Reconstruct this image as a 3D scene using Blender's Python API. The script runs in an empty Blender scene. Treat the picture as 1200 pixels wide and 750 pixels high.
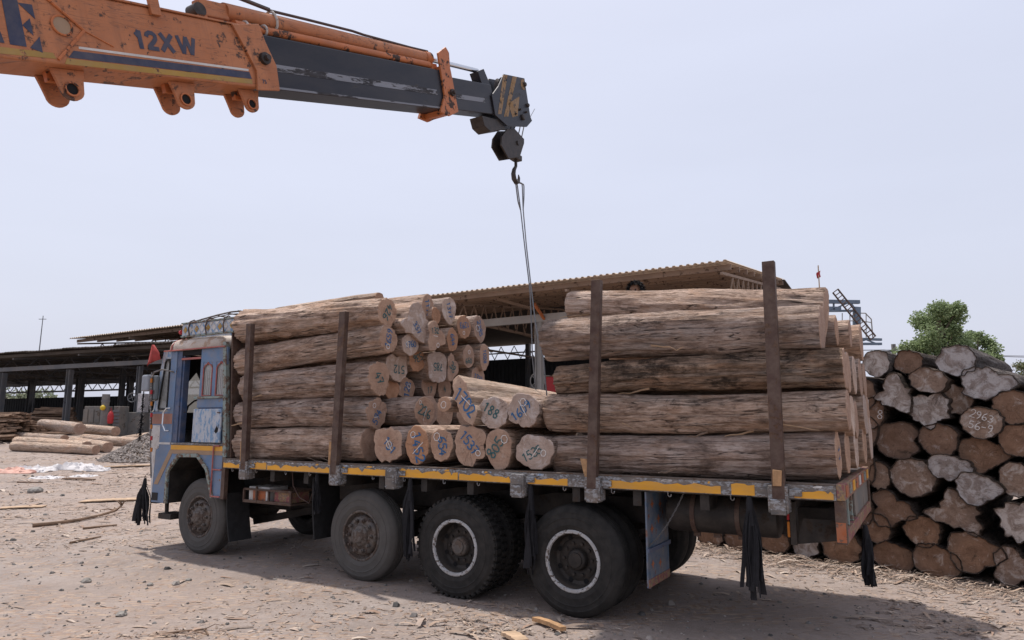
import bpy, bmesh, math, random
from mathutils import Vector, Matrix, noise
random.seed(7)
S = bpy.context.scene
C = S.collection
PI = math.pi
# ---------------------------------------------------------------- camera
F, PITCH, HC = 800.0, 0.1476, 1.8345            # focal length in pixels of the 1200 px photo, tilt, eye height
cd = bpy.data.cameras.new('camera'); cam = bpy.data.objects.new('camera', cd); C.objects.link(cam)
cd.sensor_width = 36.0; cd.lens = 36.0 * F / 1200.0; cd.clip_start = 0.05; cd.clip_end = 5000
cam.location = (0, 0, HC); cam.rotation_euler = (PI/2 + PITCH, 0, 0)
S.camera = cam
# ---------------------------------------------------------------- yard frame: x along the truck to its tail, y to its far side
OX, OY, YAW = 0.5692, 6.8009, -0.5437
UX, UY = math.cos(YAW), math.sin(YAW)
def W(x, y, z): return Vector((OX + UX*x - UY*y, OY + UY*x + UX*y, z))
def ray(px, py):
    x = (px-600)/F; u = -(py-375)/F; c, s = math.cos(PITCH), math.sin(PITCH)
    return Vector((x, c - u*s, s + u*c))
def tol(v): return Vector((UX*v.x + UY*v.y, -UY*v.x + UX*v.y, v.z))
CL = tol(Vector((-OX, -OY, HC)))
def ly(px, py, y):                               # photo pixel -> point on the yard plane y
    d = tol(ray(px, py)); return CL + d*((y-CL.y)/d.y)
def lx(px, py, x):
    d = tol(ray(px, py)); return CL + d*((x-CL.x)/d.x)
def wy(px, py, Y):
    d = ray(px, py); return Vector((0, 0, HC)) + d*(Y/d.y)
# ---------------------------------------------------------------- sky, sun, exposure
sd = Vector((UX*-.33 - UY*.10, UY*-.33 + UX*.10, 1.0)).normalized()      # towards the sun
wd = bpy.data.worlds.new('World'); S.world = wd; wd.use_nodes = True
nt = wd.node_tree; bg = nt.nodes['Background']
sky = nt.nodes.new('ShaderNodeTexSky'); sky.sky_type = 'NISHITA'; sky.sun_disc = False
sky.sun_elevation = math.asin(sd.z); sky.sun_rotation = math.atan2(sd.x, sd.y)
sky.air_density = 1.3; sky.dust_density = 6.0; sky.ozone_density = 2.0; sky.altitude = 0
hz = nt.nodes.new('ShaderNodeMix'); hz.data_type = 'RGBA'; hz.inputs[0].default_value = 0.72
hz.inputs[7].default_value = (7.75, 8.05, 9.6, 1)
nt.links.new(sky.outputs[0], hz.inputs[6])
tcw = nt.nodes.new('ShaderNodeTexCoord'); mpw = nt.nodes.new('ShaderNodeMapping'); mpw.inputs['Scale'].default_value = (1.2, 1.2, 5)
nsw = nt.nodes.new('ShaderNodeTexNoise'); nsw.inputs['Scale'].default_value = 1.6; nsw.inputs['Detail'].default_value = 6
rpw = nt.nodes.new('ShaderNodeMapRange'); rpw.inputs[1].default_value = .35; rpw.inputs[2].default_value = .75; rpw.inputs[3].default_value = .985; rpw.inputs[4].default_value = 1.03
mlw = nt.nodes.new('ShaderNodeVectorMath'); mlw.operation = 'SCALE'
nt.links.new(tcw.outputs['Generated'], mpw.inputs[0]); nt.links.new(mpw.outputs[0], nsw.inputs['Vector']); nt.links.new(nsw.outputs[0], rpw.inputs[0])
nt.links.new(hz.outputs[2], mlw.inputs[0]); nt.links.new(rpw.outputs[0], mlw.inputs['Scale'])
nt.links.new(mlw.outputs[0], bg.inputs[0]); bg.inputs[1].default_value = 0.10
sl = bpy.data.lights.new('sun', 'SUN'); sun = bpy.data.objects.new('sun', sl); C.objects.link(sun)
sl.energy = 3.7; sl.angle = math.radians(1.2); sl.color = (1.0, .94, .875)
sun.rotation_euler = sd.to_track_quat('Z', 'Y').to_euler()
vs = S.view_settings; vs.view_transform = 'Standard'; vs.look = 'None'; vs.exposure = 0.14; vs.gamma = 1.0

# ---------------------------------------------------------------- object helpers
def tag(o, label=None, cat=None, group=None, kind=None):
    if label: o['label'] = label
    if cat: o['category'] = cat
    if group: o['group'] = group
    if kind: o['kind'] = kind
    return o
def empty(name, loc=(0, 0, 0), rz=0, parent=None):
    o = bpy.data.objects.new(name, None); C.objects.link(o); o.location = loc; o.rotation_euler = (0, 0, rz); o.empty_display_size = .1
    if parent: o.parent = parent
    return o
class MB:
    def __init__(s): s.v = []; s.f = []; s.mi = []
    def add(s, vs, fs, mi=0):
        b = len(s.v); s.v += [tuple(p) for p in vs]; s.f += [tuple(b+i for i in f) for f in fs]; s.mi += [mi]*len(fs); return s
    def box(s, x0, x1, y0, y1, z0, z1, mi=0, M=None):
        vs = [Vector(p) for p in ((x0,y0,z0),(x1,y0,z0),(x1,y1,z0),(x0,y1,z0),(x0,y0,z1),(x1,y0,z1),(x1,y1,z1),(x0,y1,z1))]
        if M: vs = [M @ p for p in vs]
        return s.add(vs, [(0,3,2,1),(4,5,6,7),(0,1,5,4),(1,2,6,5),(2,3,7,6),(3,0,4,7)], mi)
    def bar(s, a, b, w, h, up=(0,0,1), mi=0):
        a = Vector(a); b = Vector(b); d = (b-a).normalized(); up = Vector(up)
        sx = d.cross(up)
        if sx.length < 1e-4: sx = d.cross(Vector((1,0,0)))
        sx.normalize(); u = sx.cross(d)
        vs = []
        for p in (a, b):
            for (i, j) in ((-1,-1),(1,-1),(1,1),(-1,1)): vs.append(p + sx*(i*w/2) + u*(j*h/2))
        return s.add(vs, [(0,1,2,3),(7,6,5,4),(0,4,5,1),(1,5,6,2),(2,6,7,3),(3,7,4,0)], mi)
    def tube(s, pts, r, n=8, mi=0, cap=True):
        pts = [Vector(p) for p in pts]; rs = r if isinstance(r, (list, tuple)) else [r]*len(pts)
        vs = []; fs = []; prev = None
        for i, p in enumerate(pts):
            d = (pts[min(i+1, len(pts)-1)] - pts[max(i-1, 0)]).normalized()
            if prev is None:
                sx = d.cross(Vector((0,0,1)))
                if sx.length < .05: sx = d.cross(Vector((1,0,0)))
            else: sx = prev - d*prev.dot(d)
            sx.normalize(); prev = sx; u = d.cross(sx)
            for k in range(n):
                a = 2*PI*k/n; vs.append(p + (sx*math.cos(a) + u*math.sin(a))*rs[i])
        for i in range(len(pts)-1):
            for k in range(n):
                k2 = (k+1) % n; fs.append((i*n+k, i*n+k2, (i+1)*n+k2, (i+1)*n+k))
        if cap: fs.append(tuple(range(n-1, -1, -1))); fs.append(tuple((len(pts)-1)*n + k for k in range(n)))
        return s.add(vs, fs, mi)
    def lathe(s, prof, c, n=48, mi=0, axis='y', cap=False):
        # prof: (radius, offset along axis)
        vs = []; fs = []; c = Vector(c)
        for (r, o) in prof:
            for k in range(n):
                a = 2*PI*k/n; p, q = r*math.cos(a), r*math.sin(a)
                vs.append(c + (Vector((p, o, q)) if axis == 'y' else Vector((o, p, q)) if axis == 'x' else Vector((p, q, o))))
        for i in range(len(prof)-1):
            for k in range(n):
                k2 = (k+1) % n; fs.append((i*n+k, i*n+k2, (i+1)*n+k2, (i+1)*n+k))
        if cap: fs.append(tuple(range(n))); fs.append(tuple((len(prof)-1)*n + n-1-k for k in range(n)))
        return s.add(vs, fs, mi)
    def prism(s, poly, y0, y1, mi=0, M=None):           # poly in (x, z), extruded along y
        n = len(poly); vs = [Vector((p[0], y0, p[1])) for p in poly] + [Vector((p[0], y1, p[1])) for p in poly]
        if M: vs = [M @ p for p in vs]
        fs = [tuple(range(n)), tuple(2*n-1-i for i in range(n))] + [(i, i+n, (i+1) % n + n, (i+1) % n) for i in range(n)]
        return s.add(vs, fs, mi)
    def build(s, name, mats, parent=None, smooth=False, bevel=0, ang=35):
        me = bpy.data.meshes.new(name); me.from_pydata(s.v, [], s.f)
        mats = mats if isinstance(mats, (list, tuple)) else [mats]
        for m in mats: me.materials.append(m)
        if len(mats) > 1: me.polygons.foreach_set('material_index', s.mi)
        bm = bmesh.new(); bm.from_mesh(me); bmesh.ops.recalc_face_normals(bm, faces=bm.faces); bm.to_mesh(me); bm.free()
        if smooth:
            me.polygons.foreach_set('use_smooth', [True]*len(me.polygons))
            try: me.set_sharp_from_angle(angle=math.radians(ang))
            except Exception: pass
        o = bpy.data.objects.new(name, me); C.objects.link(o)
        if parent: o.parent = parent
        if bevel:
            b = o.modifiers.new('bevel', 'BEVEL'); b.width = bevel; b.segments = 2; b.limit_method = 'ANGLE'; b.angle_limit = math.radians(40)
        return o
def dup(o, parent=None):
    c = o.copy(); C.objects.link(c)
    if parent is not None: c.parent = parent
    for ch in list(o.children): dup(ch, c)
    return c
# ---------------------------------------------------------------- materials
class G:
    def __init__(s, name):
        s.m = bpy.data.materials.new(name); s.m.use_nodes = True; s.t = s.m.node_tree; s.b = s.t.nodes['Principled BSDF']
        tc = s.t.nodes.new('ShaderNodeTexCoord'); s.o = tc.outputs['Object']; s._r = None
    def rnd(s):
        if s._r is None: s._r = s.t.nodes.new('ShaderNodeObjectInfo').outputs['Random']
        return s._r
    def ln(s, x, inp):
        if isinstance(x, bpy.types.NodeSocket): s.t.links.new(x, inp)
        elif isinstance(x, (tuple, list)) and len(x) == 3 and inp.type == 'RGBA': inp.default_value = (*x, 1)
        else: inp.default_value = x
    def off(s, vec=None):                         # a different piece of the pattern on every object
        n = s.t.nodes.new('ShaderNodeVectorMath'); n.operation = 'ADD'; s.ln(vec or s.o, n.inputs[0])
        m = s.t.nodes.new('ShaderNodeVectorMath'); m.operation = 'SCALE'; m.inputs[0].default_value = (37, 91, 53); s.ln(s.rnd(), m.inputs['Scale'])
        s.t.links.new(m.outputs[0], n.inputs[1]); return n.outputs[0]
    def mp(s, vec, sc, rot=(0,0,0)):
        n = s.t.nodes.new('ShaderNodeMapping'); s.ln(vec, n.inputs[0]); n.inputs['Scale'].default_value = sc; n.inputs['Rotation'].default_value = rot; return n.outputs[0]
    def noise(s, vec, scale, detail=5, rough=.55, dist=0):
        n = s.t.nodes.new('ShaderNodeTexNoise'); s.ln(vec, n.inputs['Vector']); n.inputs['Scale'].default_value = scale; n.inputs['Detail'].default_value = detail
        n.inputs['Roughness'].default_value = rough; n.inputs['Distortion'].default_value = dist; return n.outputs['Fac']
    def vor(s, vec, scale, out='Distance', feat='F1'):
        n = s.t.nodes.new('ShaderNodeTexVoronoi'); n.feature = feat; s.ln(vec, n.inputs['Vector']); n.inputs['Scale'].default_value = scale; return n.outputs[out]
    def rng(s, f, a, b, c=0., d=1.):
        n = s.t.nodes.new('ShaderNodeMapRange'); s.ln(f, n.inputs[0]); n.inputs[1].default_value = a; n.inputs[2].default_value = b; n.inputs[3].default_value = c; n.inputs[4].default_value = d; return n.outputs[0]
    def ramp(s, f, st):
        n = s.t.nodes.new('ShaderNodeValToRGB'); s.ln(f, n.inputs[0]); e = n.color_ramp.elements
        while len(e) < len(st): e.new(.5)
        for i, (p, c) in enumerate(st): e[i].position = p; e[i].color = (*c, 1)
        return n.outputs[0]
    def mix(s, f, a, b, mode='MIX'):
        n = s.t.nodes.new('ShaderNodeMix'); n.data_type = 'RGBA'; n.blend_type = mode; s.ln(f, n.inputs[0]); s.ln(a, n.inputs[6]); s.ln(b, n.inputs[7]); return n.outputs[2]
    def ma(s, op, a, b=0.):
        n = s.t.nodes.new('ShaderNodeMath'); n.operation = op; s.ln(a, n.inputs[0]); s.ln(b, n.inputs[1]); return n.outputs[0]
    def sep(s, vec):
        n = s.t.nodes.new('ShaderNodeSeparateXYZ'); s.ln(vec, n.inputs[0]); return n.outputs
    def comb(s, x, y, z):
        n = s.t.nodes.new('ShaderNodeCombineXYZ'); s.ln(x, n.inputs[0]); s.ln(y, n.inputs[1]); s.ln(z, n.inputs[2]); return n.outputs[0]
    def out(s, col, rough=.8, bump=None, dist=.01, strength=.6, metal=0., spec=.3):
        s.ln(col, s.b.inputs['Base Color']); s.ln(rough, s.b.inputs['Roughness']); s.ln(metal, s.b.inputs['Metallic'])
        s.b.inputs['Specular IOR Level'].default_value = spec
        if bump is not None:
            n = s.t.nodes.new('ShaderNodeBump'); n.inputs['Strength'].default_value = strength; n.inputs['Distance'].default_value = dist
            s.ln(bump, n.inputs['Height']); s.t.links.new(n.outputs[0], s.b.inputs['Normal'])
        return s.m
def worn(name, base, under=(.10,.065,.045), amt=.35, sc=9, rough=.55, metal=0., dust=.25, under2=None, dustc=(.30,.24,.19), bs=.4, stretch=(1,1,1)):
    g = G(name); v = g.mp(g.o, stretch)
    n1 = g.noise(v, sc, 9, .68); n2 = g.noise(v, sc*.27, 4); n3 = g.noise(v, sc*4, 6, .6)
    thr = .72 - amt*.42
    f = g.rng(g.ma('ADD', g.ma('MULTIPLY', n1, .75), g.ma('MULTIPLY', n2, .25)), thr-.015, thr+.02)
    und = g.mix(g.rng(n3, .4, .6), under, under2 or tuple(c*.55 for c in under))
    tone = g.mix(g.rng(n2, .3, .7), tuple(c*.82 for c in base), tuple(min(1, c*1.1) for c in base))
    col = g.mix(f, tone, und)
    col = g.mix(g.ma('MULTIPLY', g.rng(g.noise(v, sc*.6, 7, .65), .38, .75), dust*1.6), col, dustc)
    r = g.ma('ADD', g.ma('MULTIPLY', f, .25), rough)
    return g.out(col, r, g.ma('SUBTRACT', g.ma('MULTIPLY', n3, .3), f), .002, bs, metal)
def plain(name, col, rough=.7, metal=0., var=.25, sc=12, bump=.3, dist=.003, spec=.3):
    g = G(name); n = g.noise(g.o, sc, 7, .62)
    return g.out(g.mix(g.rng(n, .3, .7), tuple(c*(1-var) for c in col), tuple(min(1, c*(1+var)) for c in col)), g.rng(n, .2, .8, rough-.1, rough+.1), n, dist, bump, metal, spec)
def log_side(name, cols, dark=.35, darkc=(.030,.025,.022), bark=0., warm=(.50,.32,.215)):
    g = G(name); v = g.off()
    fib = g.noise(g.mp(v, (1.0, 5.5, 5.5)), 2.6, 11, .70, .8)
    fine = g.noise(g.mp(v, (1.0, 11, 11)), 8.0, 8, .66, .5)
    grit = g.noise(g.mp(v, (1, 1.8, 1.8)), 24, 8, .72)
    pat = g.noise(g.mp(v, (1.0, 2.0, 2.0)), 2.3, 8, .66, .9)
    dk = g.noise(g.mp(v, (1.1, 2.6, 2.6)), 1.5, 10, .78, .5)
    crk = g.noise(g.mp(v, (.40, 6.0, 6.0)), 1.7, 4, .55, .7)
    crack = g.ma('MULTIPLY', g.rng(g.ma('ABSOLUTE', g.ma('SUBTRACT', crk, .5)), .0, .014, 1, 0), g.rng(pat, .45, .55))
    kn = g.vor(g.mp(v, (1.0, 1.0, 1.0)), 3.1); knot = g.ma('MULTIPLY', g.rng(kn, .0, .11, 1, 0), g.rng(g.noise(v, 1.3, 2), .50, .56))
    f = g.ma('ADD', g.ma('ADD', g.ma('MULTIPLY', fib, .34), g.ma('MULTIPLY', pat, .40)), g.ma('ADD', g.ma('MULTIPLY', fine, .14), g.ma('MULTIPLY', grit, .12)))
    c = g.ramp(f, [(.39, cols[0]), (.46, cols[1]), (.525, cols[2]), (.61, cols[3])])
    c = g.mix(g.rng(g.noise(g.mp(v, (1.2, 3, 3)), 1.6, 7, .68, .8), .50, .64, 0, .55), c, warm)
    c = g.mix(g.rng(g.noise(g.mp(v, (.8, 2, 2)), 1.4, 7, .68, .6), .52, .66, 0, .55), c, (.38,.335,.30) if bark == 0 else cols[2])
    c = g.mix(g.rng(fine, .33, .50, .55, 0), c, tuple(x*.34 for x in cols[1]))
    c = g.mix(g.ma('MULTIPLY', g.rng(dk, .78-dark*.5, .88-dark*.5), .85), c, darkc)
    c = g.mix(g.ma('MULTIPLY', knot, .55), c, (.13,.075,.045))
    c = g.mix(g.ma('MULTIPLY', crack, .85), c, (.028,.02,.015))
    c = g.mix(.8, c, g.mix(g.rnd(), (.82,.82,.85), (1.13,1.05,.97)), 'MULTIPLY')
    h = g.ma('ADD', g.ma('ADD', g.ma('MULTIPLY', fib, 1.1), g.ma('MULTIPLY', fine, .55)), g.ma('ADD', g.ma('MULTIPLY', crack, -.8), g.ma('ADD', g.ma('MULTIPLY', grit, .28), g.ma('MULTIPLY', knot, .35))))
    return g.out(c, .9, h, .048 + bark*.03, 1.0, 0, .18)
def log_end(name, cA, cB, cEdge, mould=0., mouldc=(.36,.33,.31), dark=.25):
    g = G(name); v = g.off(); o = g.sep(g.o)
    n1 = g.noise(v, 5, 6, .6)
    y = g.ma('ADD', o[1], g.ma('MULTIPLY', g.ma('SUBTRACT', n1, .5), .05)); z = g.ma('ADD', o[2], g.ma('MULTIPLY', g.ma('SUBTRACT', n1, .5), -.04))
    r = g.ma('SQRT', g.ma('ADD', g.ma('MULTIPLY', y, y), g.ma('MULTIPLY', z, z)))
    ring = g.noise(g.comb(g.ma('MULTIPLY', r, 60), n1, g.rnd()), 1.2, 3, .6)
    rr = g.ma('MAXIMUM', r, .01)
    cr = g.noise(g.comb(g.ma('MULTIPLY', g.ma('DIVIDE', y, rr), 5.5), g.ma('MULTIPLY', g.ma('DIVIDE', z, rr), 5.5), g.ma('ADD', g.ma('MULTIPLY', r, 2.5), g.ma('MULTIPLY', g.rnd(), 40))), 1.3, 3, .5)
    crack = g.ma('MULTIPLY', g.rng(g.ma('ABSOLUTE', g.ma('SUBTRACT', cr, .5)), 0, .010, 1, 0), g.rng(n1, .45, .62))
    saw = g.noise(g.mp(v, (1, 3, 60), (0.4, 0, 0)), 2, 4, .6)
    pt = g.noise(v, 9, 8, .68, .4)
    c = g.mix(g.rng(pt, .35, .65), cA, cB)
    c = g.mix(g.ma('MULTIPLY', g.rng(ring, .45, .75), .45), c, tuple(x*.62 for x in cA))
    c = g.mix(g.rng(r, .13, .24, 0, .55), c, cEdge)
    c = g.mix(g.rng(saw, .35, .65, .22, 0), c, tuple(x*.5 for x in cA))
    if mould > 0: c = g.mix(g.ma('MULTIPLY', g.rng(g.noise(v, 7, 9, .7, .6), .66-mould*.32, .76-mould*.3), .85), c, mouldc)
    c = g.mix(g.ma('MULTIPLY', g.rng(g.noise(v, 4.2, 8, .72, .8), .74-dark*.35, .84-dark*.33), .7), c, (.035,.027,.022))
    c = g.mix(g.ma('MULTIPLY', crack, .7 - dark*.5), c, (.02,.014,.01))
    c = g.mix(.7, c, g.mix(g.rnd(), (.80,.80,.84), (1.14,1.05,.96)), 'MULTIPLY')
    return g.out(c, .85, g.ma('ADD', g.ma('ADD', ring, g.ma('MULTIPLY', pt, 1.2)), g.ma('MULTIPLY', crack, -.8)), .008 + .012*dark, .8, 0, .2)
TAN = [(.115,.081,.062), (.35,.255,.20), (.57,.44,.362), (.74,.62,.535)]
M = {}
M['side'] = log_side('debarked teak side', TAN, .31)
M['side_dark'] = log_side('stained teak side', [(.095,.068,.052), (.33,.24,.187), (.55,.425,.347), (.72,.60,.515)], .46)
M['side_black'] = log_side('black stained teak side', [(.075,.055,.042), (.20,.145,.108), (.38,.285,.22), (.60,.48,.38)], .56, (.022,.019,.017))
M['side_pale'] = log_side('pale weathered timber side', [(.30,.225,.175), (.44,.34,.27), (.56,.45,.365), (.68,.58,.49)], .10)
M['bark'] = log_side('old dark bark', [(.035,.028,.024), (.085,.066,.054), (.15,.12,.10), (.25,.21,.185)], .45, (.02,.017,.015), 1., (.16,.11,.08))
M['bark_grey'] = log_side('weathered grey bark', [(.06,.05,.045), (.13,.11,.10), (.21,.185,.17), (.32,.29,.27)], .35, (.025,.02,.018), 1., (.20,.16,.13))
M['end'] = log_end('fresh cut end', (.36,.232,.165), (.48,.335,.25), (.47,.35,.27), .15, (.54,.44,.37), .04)
M['end_brown'] = log_end('orange brown cut end', (.34,.19,.115), (.45,.265,.17), (.42,.27,.185), .0, dark=.04)
M['end_grey'] = log_end('greyed cut end', (.40,.30,.24), (.52,.42,.355), (.44,.34,.28), .45, (.56,.50,.46), .08)
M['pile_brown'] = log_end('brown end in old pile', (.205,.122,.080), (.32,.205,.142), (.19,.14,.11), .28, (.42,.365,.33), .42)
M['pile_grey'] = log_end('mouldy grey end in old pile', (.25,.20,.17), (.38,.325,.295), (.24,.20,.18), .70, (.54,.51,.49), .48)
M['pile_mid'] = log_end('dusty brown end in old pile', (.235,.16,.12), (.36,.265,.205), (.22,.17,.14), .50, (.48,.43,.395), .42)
M['p_blue'] = plain('blue log paint', (.035,.125,.27), .8, var=.3, sc=60)
M['p_green'] = plain('green log paint', (.05,.12,.125), .8, var=.3, sc=60)
M['p_white'] = plain('white chalk', (.66,.63,.60), .9, var=.15, sc=60)
M['rust'] = worn('rusty brown steel', (.085,.052,.042), (.15,.085,.055), .38, 14, .65, .2, .22, bs=.5)
M['steel_dk'] = worn('dirty dark chassis steel', (.028,.026,.025), (.06,.045,.036), .35, 8, .6, .2, .30, dustc=(.12,.10,.085))
M['deck'] = worn('scuffed deck steel', (.12,.10,.09), (.16,.095,.06), .45, 12, .6, .3, .35)
M['blue'] = worn('worn blue truck paint', (.115,.200,.335), (.33,.37,.40), .27, 10, .5, 0, .34, under2=(.16,.09,.06))
M['blue_dk'] = worn('dark blue frame paint', (.045,.085,.175), (.10,.07,.055), .30, 12, .5, 0, .22)
M['blue_pale'] = worn('scratched pale blue paint', (.17,.30,.47), (.46,.50,.54), .58, 13, .5, 0, .12, under2=(.40,.44,.50), stretch=(2.2,1,.8))
M['yellow'] = worn('chipped yellow paint', (.74,.36,.03), (.38,.43,.47), .16, 14, .5, 0, .22, under2=(.16,.09,.055), stretch=(.45,1,1.6))
M['rail'] = worn('chipped grey blue rail', (.125,.120,.118), (.085,.060,.048), .55, 13, .6, .1, .38, under2=(.33,.36,.39), stretch=(.6,1,1.3))
M['green_gr'] = worn('faded green trim', (.22,.30,.285), (.17,.11,.08), .50, 16, .6, 0, .4)
M['white'] = worn('dirty white paint', (.60,.60,.59), (.22,.13,.09), .28, 10, .55, 0, .45)
M['roofw'] = worn('rust stained white roof', (.56,.49,.43), (.30,.17,.10), .45, 6, .6, 0, .5, under2=(.40,.27,.19))
M['redtrim'] = worn('red trim paint', (.38,.10,.09), (.30,.22,.2), .28, 20, .55, 0, .25)
M['redpl'] = worn('painted red tail plate', (.22,.06,.07), (.13,.105,.10), .55, 14, .6, 0, .25, under2=(.32,.20,.09))
M['orangepl'] = worn('painted orange ornament', (.40,.12,.045), (.20,.12,.09), .38, 22, .6, 0, .2)
M['faded_red'] = worn('faded red band', (.33,.15,.11), (.42,.38,.35), .30, 16, .6, 0, .35)
M['brownst'] = worn('brown stripe paint', (.34,.225,.14), (.22,.15,.1), .2, 14, .55, 0, .2)
g = G('dusty tyre rubber'); n = g.noise(g.o, 9, 7, .6)
M['tyre'] = g.out(g.mix(g.rng(n, .35, .75, .0, .45), (.019,.0185,.018), (.075,.068,.062)), .82, g.noise(g.o, 60, 4), .002, .4, 0, .25)
M['tyre_dusty'] = plain('grey dusty rubber', (.088,.083,.078), .88, 0, .18, 5)
M['rim_rust'] = worn('rusty steel rim', (.115,.105,.100), (.095,.068,.058), .5, 14, .6, .3, .25)
M['rim_white'] = worn('white painted rim edge', (.42,.43,.44), (.14,.115,.10), .40, 34, .6, 0, .25)
M['black_rub'] = plain('black rubber sheet', (.022,.022,.023), .75, 0, .4, 14)
M['cloth'] = plain('black streamer cloth', (.017,.017,.020), .85, 0, .35, 25)
M['flap'] = worn('blue painted mudflap', (.075,.13,.205), (.22,.075,.055), .30, 11, .65, 0, .45)
M['wood'] = plain('raw timber wedge', (.40,.24,.125), .8, 0, .3, 18)
M['plank'] = plain('sawn plank', (.42,.30,.20), .85, 0, .3, 9)
M['slab'] = plain('old brown slabs', (.19,.125,.085), .9, 0, .4, 7)
M['glass'] = plain('dusty window glass', (.26,.27,.265), .25, 0, .25, 6, .05, spec=.6)
M['mirror'] = plain('mirror back plastic', (.24,.26,.29), .4, 0, .12, 8)
M['mirrorglass'] = plain('mirror glass', (.10,.11,.115), .12, .3, .2, 6, .02)
M['dark'] = plain('dark interior', (.012,.012,.013), .9)
M['seat'] = plain('grey seat cover', (.10,.105,.115), .85)
g = G('thin grey curtain'); n = g.noise(g.o, 40, 3)
tr = g.t.nodes.new('ShaderNodeBsdfTransparent'); mx = g.t.nodes.new('ShaderNodeMixShader'); g.out(g.mix(n, (.26,.255,.25), (.33,.325,.31)), .9)
mx.inputs[0].default_value = .80; g.t.links.new(tr.outputs[0], mx.inputs[1]); tl = g.t.nodes.new('ShaderNodeBsdfTranslucent'); tl.inputs[0].default_value = (.55,.54,.51,1); m2 = g.t.nodes.new('ShaderNodeMixShader'); m2.inputs[0].default_value = .5
g.t.links.new(g.b.outputs[0], m2.inputs[1]); g.t.links.new(tl.outputs[0], m2.inputs[2]); g.t.links.new(m2.outputs[0], mx.inputs[2]); g.t.links.new(mx.outputs[0], g.t.nodes['Material Output'].inputs[0])
M['curtain'] = g.m
g = G('dusty windscreen'); g.out((.36,.355,.34), .35); tr = g.t.nodes.new('ShaderNodeBsdfTransparent'); mx = g.t.nodes.new('ShaderNodeMixShader'); mx.inputs[0].default_value = .62; tl = g.t.nodes.new('ShaderNodeBsdfTranslucent'); tl.inputs[0].default_value = (.42,.41,.385,1); m2 = g.t.nodes.new('ShaderNodeMixShader'); g.t.links.new(g.b.outputs[0], m2.inputs[1]); g.t.links.new(tl.outputs[0], m2.inputs[2])
g.t.links.new(tr.outputs[0], mx.inputs[1]); g.t.links.new(m2.outputs[0], mx.inputs[2]); g.t.links.new(mx.outputs[0], g.t.nodes['Material Output'].inputs[0]); M['windscreen'] = g.m
M['red'] = plain('red cloth', (.30,.045,.04), .85, 0, .2, 20)
M['redplastic'] = plain('red plastic', (.42,.03,.035), .5, 0, .15)
M['amber'] = plain('amber lens', (.50,.17,.02), .35, 0, .15)
g = G('scraped orange crane paint'); v = g.o
n1 = g.noise(v, 11, 10, .72); n2 = g.noise(v, 2.6, 6, .6, .4); n3 = g.noise(v, 40, 6, .65)
chip_ = g.rng(g.ma('ADD', g.ma('MULTIPLY', n1, .7), g.ma('MULTIPLY', n2, .3)), .562, .585)
def scr(rot, off_): return g.ma('MULTIPLY', g.rng(g.ma('ABSOLUTE', g.ma('SUBTRACT', g.noise(g.mp(v, (1, 1.2, 14), (rot, 0, 0)), 1.6, 2, .5, .3), .5)), 0, .010, 1, 0), g.rng(g.noise(v, 3.1 + off_, 4), .46, .56))
sc_ = g.ma('MAXIMUM', scr(1.1, 0.), g.ma('MAXIMUM', scr(.35, .7), scr(-1.3, 1.3)))
run = g.ma('MULTIPLY', g.rng(g.noise(g.mp(v, (1, 14, 1.1)), 1.5, 6, .6), .50, .68), .55)
c = g.mix(g.rng(n2, .3, .7), (.37,.135,.058), (.50,.20,.088))
c = g.mix(g.ma('MULTIPLY', run, g.rng(n2, .35, .6)), c, (.19,.085,.05))
c = g.mix(g.rng(n3, .45, .75, 0, .35), c, (.30,.15,.09))
c = g.mix(chip_, c, g.mix(g.rng(n3, .4, .6), (.06,.038,.03), (.15,.075,.05)))
c = g.mix(g.ma('MULTIPLY', sc_, .75), c, (.10,.06,.045))
M['orange'] = g.out(c, g.rng(n1, .3, .7, .40, .65), g.ma('SUBTRACT', g.ma('MULTIPLY', n3, .3), g.ma('ADD', chip_, sc_)), .002, .4)
M['orange_dk'] = worn('greasy orange crane paint', (.50,.16,.055), (.06,.038,.03), .40, 9, .45, 0, .2, dustc=(.22,.11,.07))
M['boomblk'] = worn('black boom steel', (.024,.025,.033), (.085,.078,.075), .26, 6, .36, .25, .14, dustc=(.12,.10,.085), stretch=(1,.35,1.3))
M['boomband'] = worn('rubbed grey boom band', (.20,.205,.225), (.045,.045,.052), .45, 12, .4, .3, .1, stretch=(1,.25,1.3))
M['crane_blue'] = worn('dark blue crane marking', (.038,.045,.085), (.50,.18,.07), .12, 16, .5, 0, .12, under2=(.44,.16,.06))
M['crane_yel'] = worn('dirty ochre stripe', (.38,.23,.05), (.46,.17,.07), .32, 14, .55, 0, .2, under2=(.10,.06,.04))
M['head_yel'] = worn('worn yellow head stripe', (.27,.15,.05), (.04,.035,.035), .42, 14, .55, 0, .3)
M['crane_wht'] = worn('white pin stripe', (.62,.60,.57), (.46,.17,.07), .2, 18, .55, 0, .12)
M['grease'] = plain('greasy black steel', (.055,.046,.042), .5, .4, .45, 16)
M['chrome'] = plain('chrome rod', (.62,.63,.65), .16, 1., .06, 4, .02)
M['wire'] = plain('steel wire rope', (.17,.17,.175), .5, .5, .2, 90)
M['hose'] = plain('brown rubber hose', (.075,.045,.038), .6, 0, .3, 20)
M['strap'] = plain('pale binding strap', (.46,.43,.40), .8)
M['sheet'] = worn('sun bleached roof sheet', (.62,.51,.40), (.34,.22,.15), .25, 1.5, .7, 0, .2, dustc=(.45,.35,.27))
M['purlin'] = worn('rusty brown purlin', (.27,.19,.14), (.09,.055,.04), .35, 4, .7, .1, .2)
M['sh_steel'] = worn('grey painted shed steel', (.135,.145,.16), (.10,.08,.07), .2, 3, .6, 0, .25)
M['sh_beam'] = worn('pale dusty girder', (.36,.35,.335), (.15,.12,.10), .15, 3, .7, 0, .25)
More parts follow.
